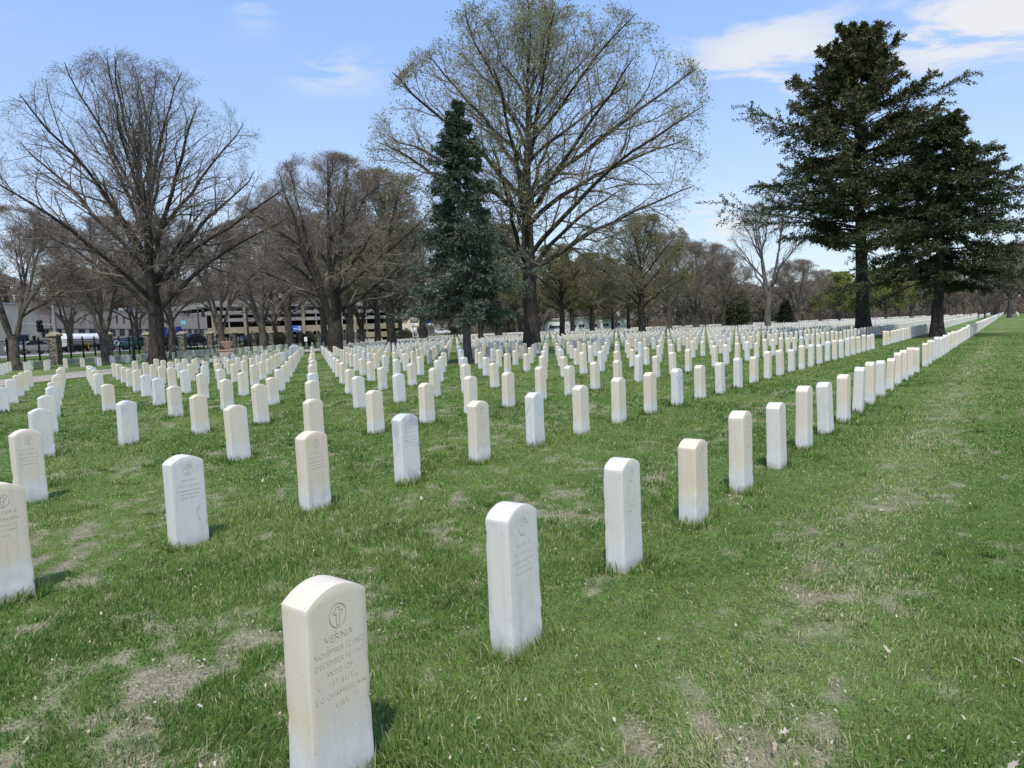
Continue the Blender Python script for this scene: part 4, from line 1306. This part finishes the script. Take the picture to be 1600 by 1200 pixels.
# ------------------------------------------------------------------ buildings
G9 = 0.9
wh = empty('warehouse', (-66, 92, G9), 0, 'long low pinkish concrete building with a row of small dark windows', 'building')
def W(y): return y - 92
wl = MB().box((-14, W(96), -1), (0, W(150), 6.35)); wl.build('wall', M['concrete'], wh)
MB().box((-14, W(70), -1), (0.45, W(95.6), 6.55)).build('cream_wall', M['cream_paint'], wh)
MB().box((-14.3, W(69.8), 6.55), (0.65, W(95.8), 6.75)).box((-14.3, W(95.8), 6.35), (0.2, W(150.3), 6.55)).build('roof', M['kerb'], wh)
MB().box((-0.02, W(96), 3.30), (0.07, W(150), 3.42)).build('band_course', M['roof'], wh)
wf = MB().box((0.0, -0.75, 2.25), (0.06, 0.75, 3.28)).mesh('window', M['glass'])
wm = MB().box((0.06, -0.80, 2.20), (0.11, 0.80, 2.26)).box((0.06, -0.03, 2.26), (0.09, 0.03, 3.28)).box((0.06, -0.75, 2.72), (0.09, 0.75, 2.77)).mesh('frame', M['steel'])
for i in range(19):
    o = link('window', wf, wh); o.location = (0, W(97.6 + 2.75 * i), 0); f_ = link('frame', wm, o)
for q in (113.5, 115.6, 117.7):
    MB().box((0.0, W(q) - 0.16, 4.3), (0.05, W(q) + 0.16, 5.6)).build('slot_window', M['dark'], wh)
dr = MB().box((0.45, W(91.6), -0.1), (0.53, W(93.4), 2.5)).build('door', M['glass'], wh)
MB().box((0.53, W(91.5), 2.5), (0.6, W(93.5), 2.62)).box((0.53, W(92.47), 0.0), (0.56, W(92.53), 2.5)).build('frame', M['steel'], dr)
MB().box((0.45, W(94.2), 1.1), (0.52, W(94.8), 2.4)).build('door_window', M['dark'], wh)
MB().prism([(0, 2.6), (1.5, 1.5), (1.5, 1.3), (0, 1.3)], W(132), W(140)).build('awning', M['green_awning'], wh)
for q in (120.0, 128, 136, 144): MB().box((-6, W(q) - 1.0, 6.55), (-4, W(q) + 1.0, 7.5)).build('roof_vent', M['steel'], wh)

# parking ramp
A = at(335, 532, 164); B = at(692, 520, 212)
ra = empty('parking_ramp', (A[0], 164, G9), 0, 'cream concrete parking ramp with dark open levels behind the fence', 'building')
dx, dy = B[0] - A[0], 212 - 164.0; LEN = math.hypot(dx, dy); ra.rotation_euler = (0, 0, math.atan2(dy, dx))
nb = 9; bw = LEN / nb
floors = [(0.0, 1.55), (2.35, 3.9), (5.25, 6.1), (7.0, 7.9), (8.9, 10.3)]
for i, (a, b) in enumerate(floors):
    MB().box((0, -0.002 * i, a), (LEN, 34, b) if i in (1, 3, 4) else (LEN, 0.4, b)).build('spandrel', M['ramp_cream'] if i in (0, 1) else M['ramp_grey'], ra)
for i in range(nb + 1):
    MB().box((i * bw - 0.35, -0.32, -1), (i * bw + 0.35, -0.02, 10.5)).build('column', M['ramp_cream'], ra)
    if i < nb: MB().box((i * bw + bw / 2 - 0.12, 0.05, 1.5), (i * bw + bw / 2 + 0.12, 0.35, 9.0)).build('mullion', M['ramp_grey'], ra)
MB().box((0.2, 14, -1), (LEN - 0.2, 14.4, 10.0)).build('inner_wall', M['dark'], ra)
MB().box((LEN - 7.5, -0.6, -1), (LEN - 0.5, -0.33, 11.6)).build('stair_tower', M['ramp_cream'], ra)
bn = empty('banner', tuple(at(459.5, 513, 176)), math.atan2(dy, dx), 'blue banner with a white device and red mark hung on the ramp behind a tree', 'banner')
MB().box((-2.15, -0.06, -0.72), (2.15, 0.0, 0.72)).build('panel', M['banner_blue'], bn)
mk = MB()
for i, (a, b) in enumerate(((-1.9, 0.5), (-0.1, 0.35), (0.25, 0.2), (0.5, 0.3))): mk.box((a + 0.0, -0.08, -0.25), (a + 0.22 + 0.1 * (i % 2), -0.062, -0.25 + b))
mk.box((1.05, -0.08, 0.18), (1.8, -0.062, 0.42)).box((1.05, -0.08, -0.45), (1.8, -0.062, -0.12)).build('mark', M['white_paint'], bn)
MB().box((1.15, -0.082, -0.02), (1.75, -0.0625, 0.12)).build('red_mark', simple('red_paint', (0.5, 0.06, 0.05), 0.5, 0.05), bn)

# gable house and gatehouse
hx = at(655, 520, 178)[0]
hs = empty('gable_house', (hx, 178, G9), 0, 'cream gabled house with a tall white window and brown roof', 'house')
gw = 4.2
MB().prism([(-gw, -1), (gw, -1), (gw, 3.1), (-1.4, 5.4), (-gw, 4.2)], 0, 12).build('wall', M['cream_paint'], hs)
MB().prism([(-gw - 0.3, 4.1), (-1.4, 5.55), (gw + 0.4, 3.05), (gw + 0.4, 3.22), (-1.4, 5.78), (-gw - 0.3, 4.32)], -0.35, 12.3).build('roof', M['roof'], hs)
w_ = MB().box((-2.1, -0.06, 0.3), (-0.3, 0.0, 3.4)).build('window', M['white_paint'], hs)
MB().box((-2.3, -0.12, 3.4), (-0.1, 0.0, 3.75)).build('lintel', M['roof'], w_)
MB().box((1.3, -0.05, 0), (1.8, 0, 3.0)).build('dark_window', M['glass'], hs)
MB().box((2.0, -0.05, 0), (3.0, 0, 3.1)).build('white_panel', M['white_paint'], hs)
g2 = at(664, 520, 160)[0]
gt = empty('gatehouse', (g2, 160, 0), 0, 'small tan gatehouse with flat pale roof beside the spruce', 'building')
MB().box((-1.9, 0, -0.2), (1.9, 4, 2.9)).build('wall', M['tan_stone'], gt)
MB().box((-3.1, -0.8, 2.9), (2.4, 4.4, 3.35)).build('roof', M['cap'], gt)
MB().box((-1.5, -0.05, 0), (-0.9, 0, 2.4)).build('window', M['dark'], gt); MB().box((0.0, -0.05, 0), (0.7, 0, 2.4)).build('door', M['dark'], gt)
MB().tube([(-2.7, -0.5, 0), (-2.7, -0.5, 2.9)], 0.14).build('post', M['kerb'], gt)
sg = empty('sign', tuple(at(668.5, 503, 158.5)), 0, 'dark blue roadside sign over the gatehouse roof', 'sign')
MB().box((-0.75, -0.05, -0.35), (0.75, 0.05, 0.4)).build('panel', M['sign_blue'], sg); MB().tube([(0, 0.1, -3.9), (0, 0.1, 0.3)], 0.06).build('post', M['steel'], sg)

# white low building
wx0, wx1 = at(846, 512, 206)[0], at(984, 512, 206)[0]
wb = empty('white_building', (wx0, 206, 0), 0, 'long low white building with ribbon windows beyond the stones', 'building')
WL = wx1 - wx0
MB().box((0, 0, -0.3), (WL, 9, 3.9)).build('wall', M['white_wall'], wb)
MB().prism([(-0.4, 3.9), (WL + 0.4, 3.9), (WL + 0.4, 4.1), (WL * 0.5, 4.5), (-0.4, 4.1)], -0.4, 9.4).build('roof', M['kerb'], wb)
for q in (0.12, 0.185, 0.36, 0.455, 0.60, 0.73, 0.865):
    w_ = MB().box((q * WL - 0.85, -0.06, 1.25), (q * WL + 0.85, 0.0, 2.1)).build('window', M['glass'], wb)
    MB().box((q * WL - 0.03, -0.09, 1.25), (q * WL + 0.03, -0.06, 2.1)).box((q * WL - 0.9, -0.10, 1.16), (q * WL + 0.9, -0.05, 1.25)).build('frame', M['white_paint'], w_)

# ------------------------------------------------------------------ street things
def sedan(parts_only=False):
    side = [(-2.25, 0.35), (-2.28, 0.75), (-2.1, 0.93), (-1.45, 0.98), (-0.75, 1.42), (0.55, 1.44), (1.25, 1.0), (2.1, 0.86), (2.28, 0.62), (2.25, 0.35)]
    body = MB().prism(side, -0.86, 0.86)
    glass = MB().prism([(-1.32, 1.0), (-0.72, 1.37), (0.50, 1.39), (1.10, 1.02)], -0.872, 0.872).prism([(0.56, 1.40), (1.22, 1.02), (1.28, 1.04), (0.6, 1.45)], -0.7, 0.7).prism([(-0.78, 1.40), (-1.44, 1.0), (-1.5, 1.02), (-0.8, 1.45)], -0.7, 0.7)
    wheel = MB()
    for i in range(1): pass
    prof = [(0.20, -0.11), (0.31, -0.11), (0.33, -0.06), (0.33, 0.06), (0.31, 0.11), (0.20, 0.11)]
    wheel.lathe(prof, 18); rim = MB().lathe([(0.02, -0.115), (0.21, -0.115), (0.21, 0.115), (0.02, 0.115)], 14)
    lamp = MB().box((-0.04, -0.22, -0.07), (0.04, 0.22, 0.07))
    return body.mesh('body', M['car_grey'], bevel=0.07, smooth=True), glass.mesh('windows', M['glass']), wheel.mesh('tyre', M['tyre']), rim.mesh('rim', M['rim']), lamp.mesh('headlight', M['white_paint'])


CB, CG, CT, CR, CH = sedan()
def car(px, Y, rz, mat, label, s=(1, 1, 1), x=None):
    p = at(px, 545, Y)
    root = empty('parked_car', (p[0] if x is None else x, Y, G9 + 0.03), rz, label, 'car', 'cars on the street beyond the fence'); root.scale = s
    me = CB.copy(); me.materials.clear(); me.materials.append(M[mat])
    link('body', me, root); link('windows', CG, root)
    for wx in (-1.35, 1.38):
        for wy in (-0.78, 0.78):
            t = empty('wheel', (wx, wy, 0.33), 0); t.parent = root; t.rotation_euler = (PI / 2, 0, 0)
            link('tyre', CT, t); link('rim', CR, t)
    for wy in (-0.6, 0.6): o = link('headlight', CH, root); o.location = (2.24, wy, 0.66)
    return root


car(50, 70, 1.2, 'car_silver', 'silver sedan seen through the fence left of a stone pillar')
car(196, 90, 1.45, 'car_grey', 'dark grey car parked left of the teal car behind the fence')
car(214, 86, 1.5, 'car_teal', 'dark teal car behind the fence, left of the large oak', (1, 1, 1.08))
car(262, 92, 1.5, 'car_black', 'black car glimpsed just right of the large oak trunk')
car(301, 98, 1.35, 'car_navy', 'dark navy van-height car behind the fence by the planter', (1.05, 1.08, 1.28))
car(322, 112, 1.4, 'car_white', 'white car behind the fence right of the navy one')
car(388, 118, 1.4, 'car_grey', 'grey car behind the fence before the parking ramp')
car(412, 126, 1.4, 'car_teal', 'teal car behind the fence left of the forked tree before the ramp', (1, 1, 1.1))
car(474, 140, 1.4, 'car_black', 'black car behind the small white sign')
car(690, 172, 0.2, 'car_white', 'white car seen low behind the spruce')

tr_ = at(128, 540, 92)
tl = empty('tank_trailer', (-57.5, 92, G9), PI / 2, 'white tank trailer parked behind the fence left of the forked tree', 'trailer')
prof = [(1.02 * math.cos(a), 1.55 + 0.85 * math.sin(a)) for a in np.linspace(0, 2 * PI, 22)[:-1]]
tb = MB().prism([(q, z) for q, z in prof], -3.9, 3.9)
tb.v = [(y_, x_, z_) for x_, y_, z_ in tb.v]
tb.build('tank', M['white_paint'], tl, bevel=0.06, smooth=True)
MB().box((-3.8, -0.8, 0.55), (3.8, 0.8, 0.72)).box((-3.7, -0.95, 0.35), (-0.4, 0.95, 0.55)).build('chassis', M['iron'], tl)
for wx in (-3.0, -1.9, 2.6):
    for wy in (-0.85, 0.85):
        o = link('wheel', CT, tl); o.location = (wx, wy, 0.42); o.rotation_euler = (PI / 2, 0, 0); o.scale = (1.25, 1.25, 1.2)
MB().box((-0.3, -1.12, 0.2), (-0.22, -1.04, 1.3)).box((-0.3, -1.12, 1.2), (1.0, -1.04, 1.28)).build('guard_rail', M['yellow'], tl)
MB().tube([(3.95, -0.9, 0.5), (3.95, -0.9, 2.3), (3.95, 0.9, 2.3), (3.95, 0.9, 0.5)], 0.04, 6).build('ladder', M['steel'], tl)


def pole(name, px, Y, z1, r, mat, label, cat, base=None):
    p = at(px, 540, Y)
    zb = float(zground(p[0:1], np.array([Y]))[0]) if base is None else base
    root = empty(name, (p[0], Y, zb), 0, label, cat)
    MB().tube([(0, 0, -0.1), (0, 0, z1 * 0.5), (0, 0, z1)], [r * 1.15, r, r * 0.8], 10).build('pole', M[mat], root)
    return root


def signal(parent, x, z, back='iron', lit=True):
    h = MB().box((x - 0.2, -0.16, z - 0.55), (x + 0.2, 0.16, z + 0.55)).build('signal_head', M[back], parent, bevel=0.03)
    hv = MB()
    for i in (-0.34, 0, 0.34): hv.tube([(x, -0.16, z + i), (x, -0.36, z + i)], 0.13, 10)
    hv.build('visors', M['iron'], h)


p1 = pole('traffic_light', 88.5, 63, 5.6, 0.14, 'steel', 'grey signal pole with a black traffic light on an arm over the street', 'traffic light')
MB().tube([(0, 0, 3.6), (-1.4, 0, 3.75), (-3.2, 0, 3.8)], 0.06, 8).tube([(0, 0, 4.5), (-1.2, 0, 3.9)], 0.03, 6).build('arm', M['steel'], p1); signal(p1, -1.35, 3.55)
p2 = pole('traffic_light', 313, 104, 6.0, 0.13, 'wood_pole', 'dark signal pole with a tan-backed traffic light beside the oak', 'traffic light')
MB().tube([(0, 0, 5.8), (1.6, 0, 5.9)], 0.06, 8).build('arm', M['iron'], p2); signal(p2, 0.8, 4.9, 'sign_tan')
q1 = pole('utility_pole', 82, 78, 7.2, 0.07, 'wood_pole', 'thin wooden pole just left of the grey signal pole', 'pole')
q1 = pole('lamp_post', 208, 56.5, 4.3, 0.06, 'iron', 'slim black post with a thicker foot left of the oak trunk', 'post')
MB().tube([(0, 0, 0), (0, 0, 1.6)], 0.12, 10).lathe([(0.12, 1.6), (0.07, 1.7)], 10).build('sleeve', M['iron'], q1)
q1 = pole('utility_pole', 389, 98, 6.0, 0.14, 'wood_pole', 'brown wooden pole between the planter and the forked tree', 'pole')
MB().box((-0.7, -0.06, 5.4), (0.7, 0.06, 5.52)).build('crossarm', M['wood_pole'], q1)
q1 = pole('garden_stake', 318, 32.5, 1.45, 0.012, 'iron', 'thin black stake standing among the stones before the planter', 'stake')
MB().tube([(0, 0, 1.4), (0.02, 0, 1.5), (0.09, 0, 1.54), (0.14, 0, 1.48)], 0.01, 6).build('hook', M['iron'], q1)

q1 = pole('road_sign', 183.5, 64, 1.9, 0.035, 'steel', 'round black and white no-turn sign on a post behind the fence', 'sign')
rnd = MB().tube([(0, -0.06, 1.75), (0, -0.09, 1.75)], 0.36, 24).build('disc', M['white_paint'], q1)
rg = MB()
for k in range(24):
    a, b = 2 * PI * k / 24, 2 * PI * (k + 1) / 24
    rg.box((0, 0, 0), (0, 0, 0)) if False else None
ring = [(0.36, -0.012), (0.36, 0.012), (0.29, 0.012), (0.29, -0.012), (0.36, -0.012)]
mr = MB(); nseg = 24
for i in range(nseg):
    a0, a1 = 2 * PI * i / nseg, 2 * PI * (i + 1) / nseg
    n0 = len(mr.v)
    for aa in (a0, a1):
        mr.v += [(0.375 * math.cos(aa), -0.10, 1.75 + 0.375 * math.sin(aa)), (0.29 * math.cos(aa), -0.10, 1.75 + 0.29 * math.sin(aa))]
    mr.f.append([n0, n0 + 2, n0 + 3, n0 + 1]); mr.m.append(0)
mr.prism([(-0.22, 1.58), (-0.16, 1.54), (0.22, 1.92), (0.16, 1.96)], -0.104, -0.098).box((-0.04, -0.103, 1.58), (0.03, -0.0985, 1.85)).box((-0.14, -0.103, 1.8), (0.03, -0.0985, 1.87))
mr.build('ring', M['iron'], rnd)

q1 = pole('small_sign', 478.5, 86, 1.45, 0.03, 'steel', 'small white notice on a thin post beside the drive', 'sign')
MB().box((-0.19, -0.05, 1.05), (0.19, -0.03, 1.62)).build('panel', M['white_paint'], q1)
for px, py, Y, w, h, mat, lab in ((257.5, 518.5, 96, 0.36, 0.62, 'sign_blue', 'dark blue sign board showing left of the bare tree behind the oak'), (279, 514.5, 97, 0.42, 0.38, 'sign_blue', 'dark blue sign board showing right of the bare tree behind the oak'), (286, 504, 110, 0.36, 0.30, 'sign_cyan', 'pale blue sign on a post before the concrete building')):
    c = at(px, py, Y)
    q1 = empty('street_sign', (c[0], Y, G9), 0, lab, 'sign')
    zc = c[2] - G9
    MB().box((-w, -0.05, zc - h), (w, -0.02, zc + h)).build('panel', M[mat], q1, bevel=0.008)
    MB().tube([(0, 0.03, -0.2), (0, 0.03, zc + h * 0.8)], 0.05, 8).build('post', M['steel'], q1)

# stone planter beside the drive
c = at(356, 556, 62)
pl = empty('planter', (c[0], 62, 0), 0.15, 'pinkish bowl planter on a tan stone block beside the drive', 'planter')
MB().box((-0.62, -0.45, -0.1), (0.62, 0.45, 0.62)).box((-0.70, -0.52, 0.62), (0.70, 0.52, 0.74)).build('block', M['tan_stone'], pl, bevel=0.03)
MB().lathe([(0.20, 0.74), (0.26, 0.78), (0.20, 0.86), (0.34, 1.0), (0.46, 1.18), (0.50, 1.36), (0.55, 1.40), (0.55, 1.46), (0.46, 1.46), (0.40, 1.3), (0.05, 1.28)], 24).build('bowl', M['terracotta'], pl, smooth=True)

# the large rounded family stone near the drive
c = at(461, 556, 52)
MBs = stone_mesh(0.86, 0.24, 0.80, 0.22, 91, M['grey'])
o = link('monument', MBs, None, (c[0], 52, 0), RZ); tag(o, 'wide round-topped grey stone standing taller than its neighbours near the drive', 'monument')
# headstone leaning against the tallest trunk
x, y = tree_xy('maple')
o = link('headstone', VAR['cream'][1], None, (x + 0.35, y - 0.75, 0), RZ - 0.5); o.rotation_euler[1] = 0.12
tag(o, 'greyish headstone leaning at the foot of the tallest deciduous tree', 'headstone', 'military headstones in rows on the lawn')


# mulch under the spruce and the two conifers
def mulch(cx, cy, r, seed):
    rng = np.random.default_rng(seed); n = 40
    a = np.linspace(0, 2 * PI, n, endpoint=False); rr = r * (0.75 + 0.5 * vnoise(np.cos(a) * 2 + seed, np.sin(a) * 2 + seed))
    V = np.vstack([[[cx, cy, 0.012]], np.stack([cx + np.cos(a) * rr, cy + np.sin(a) * rr, np.full(n, 0.006)], 1)])
    F = np.array([(0, 1 + i, 1 + (i + 1) % n) for i in range(n)])
    tag(link('bare_soil', mesh_np('bare_soil', V, None, F, (M['mulch'],))), kind='structure')


M['mulch'] = simple('reddish_needle_litter', (0.12, 0.082, 0.06), 0.95, 0.25, 8.0)
for nm, r in (('spruce', 1.7), ('fir', 2.2), ('pine', 1.7), ('maple', 1.6)):
    mulch(*tree_xy(nm), r, len(nm))

# ------------------------------------------------------------------ sky and sun
SUN_AZ, SUN_EL = math.radians(-177), math.radians(61)     # heading from the view direction, clockwise
wd = bpy.data.worlds.new('World'); sc.world = wd; wd.use_nodes = True
nt = wd.node_tree; bg = nt.nodes['Background']
sky = nt.nodes.new('ShaderNodeTexSky'); sky.sky_type = 'NISHITA'; sky.sun_disc = False
sky.sun_elevation = SUN_EL; sky.sun_rotation = SUN_AZ; sky.air_density = 1.0; sky.dust_density = 1.6; sky.ozone_density = 1.0; sky.altitude = 200
tc = nt.nodes.new('ShaderNodeTexCoord'); gen = tc.outputs['Generated']
sep = nt.nodes.new('ShaderNodeSeparateXYZ'); nt.links.new(gen, sep.inputs[0])
zc = math_(nt, 'MAXIMUM', sep.outputs[2], 0.02)
cx = math_(nt, 'DIVIDE', sep.outputs[0], math_(nt, 'ADD', zc, 0.12)); cy = math_(nt, 'DIVIDE', sep.outputs[1], math_(nt, 'ADD', zc, 0.12))
cb = nt.nodes.new('ShaderNodeCombineXYZ'); nt.links.new(cx, cb.inputs[0]); nt.links.new(cy, cb.inputs[1])
n1 = noise_tex(nt, vec_scale(nt, cb.outputs[0], (2.6, 4.6, 1)), 1.0, 8, 0.60, 0.35)


def blob(d, r0, r1, sx=1.0):
    v = Vector(d).normalized()
    dn = nt.nodes.new('ShaderNodeVectorMath'); dn.operation = 'DISTANCE'
    sc1 = vec_scale(nt, gen, (1, 1, sx)); nt.links.new(sc1, dn.inputs[0]); dn.inputs[1].default_value = (v.x, v.y, v.z * sx)
    return maprange(nt, dn.outputs['Value'], r0, r1, 1.0, 0.0)


masks = [(blob(ray(1545, 35), 0.04, 0.20, 2.6), 1.0), (blob(ray(1200, 85), 0.03, 0.17, 2.2), 0.9), (blob(ray(520, 112), 0.0, 0.10, 2.2), 0.55), (blob(ray(1140, 350), 0.0, 0.12, 2.0), 0.8), (blob(ray(395, 8), 0.0, 0.05, 1.0), 0.35), (blob(ray(330, 430), 0.05, 0.42, 3.2), 0.7)]
tot = None
for mk_, a in masks:
    v = math_(nt, 'MULTIPLY', mk_, a); tot = v if tot is None else math_(nt, 'MAXIMUM', tot, v)
cl = math_(nt, 'MULTIPLY', tot, maprange(nt, math_(nt, 'ADD', n1, math_(nt, 'MULTIPLY', tot, 0.12)), 0.50, 0.63), clamp=True)
veil = maprange(nt, n1, 0.50, 0.85, 0.0, 0.10)
cl = math_(nt, 'MAXIMUM', cl, veil)
haze = mixc(nt, maprange(nt, sep.outputs[2], 0.0, 0.50, 0.0, 1.0), (2.4, 2.85, 3.45), (1.25, 2.2, 4.3))
skyc = mixc(nt, 0.62, sky.outputs[0], haze)
col = mixc(nt, cl, skyc, (3.35, 3.4, 3.55))
nt.links.new(col, bg.inputs['Color']); bg.inputs['Strength'].default_value = 0.15

sd = bpy.data.lights.new('sun', 'SUN'); so = bpy.data.objects.new('sun', sd); COL.objects.link(so)
sd.energy = 2.1; sd.angle = math.radians(0.53); sd.color = (1.0, 0.93, 0.82)
dirv = Vector((math.sin(SUN_AZ) * math.cos(SUN_EL), math.cos(SUN_AZ) * math.cos(SUN_EL), math.sin(SUN_EL)))
so.rotation_euler = dirv.to_track_quat('Z', 'Y').to_euler(); so.location = dirv * 50

sc.view_settings.view_transform = 'Standard'; sc.view_settings.look = 'None'; sc.view_settings.exposure = 0.74; sc.view_settings.gamma = 1.0
sc.render.engine = 'CYCLES'
sc.cycles.max_bounces = 5; sc.cycles.diffuse_bounces = 3; sc.cycles.glossy_bounces = 2; sc.cycles.transmission_bounces = 2; sc.cycles.transparent_max_bounces = 4
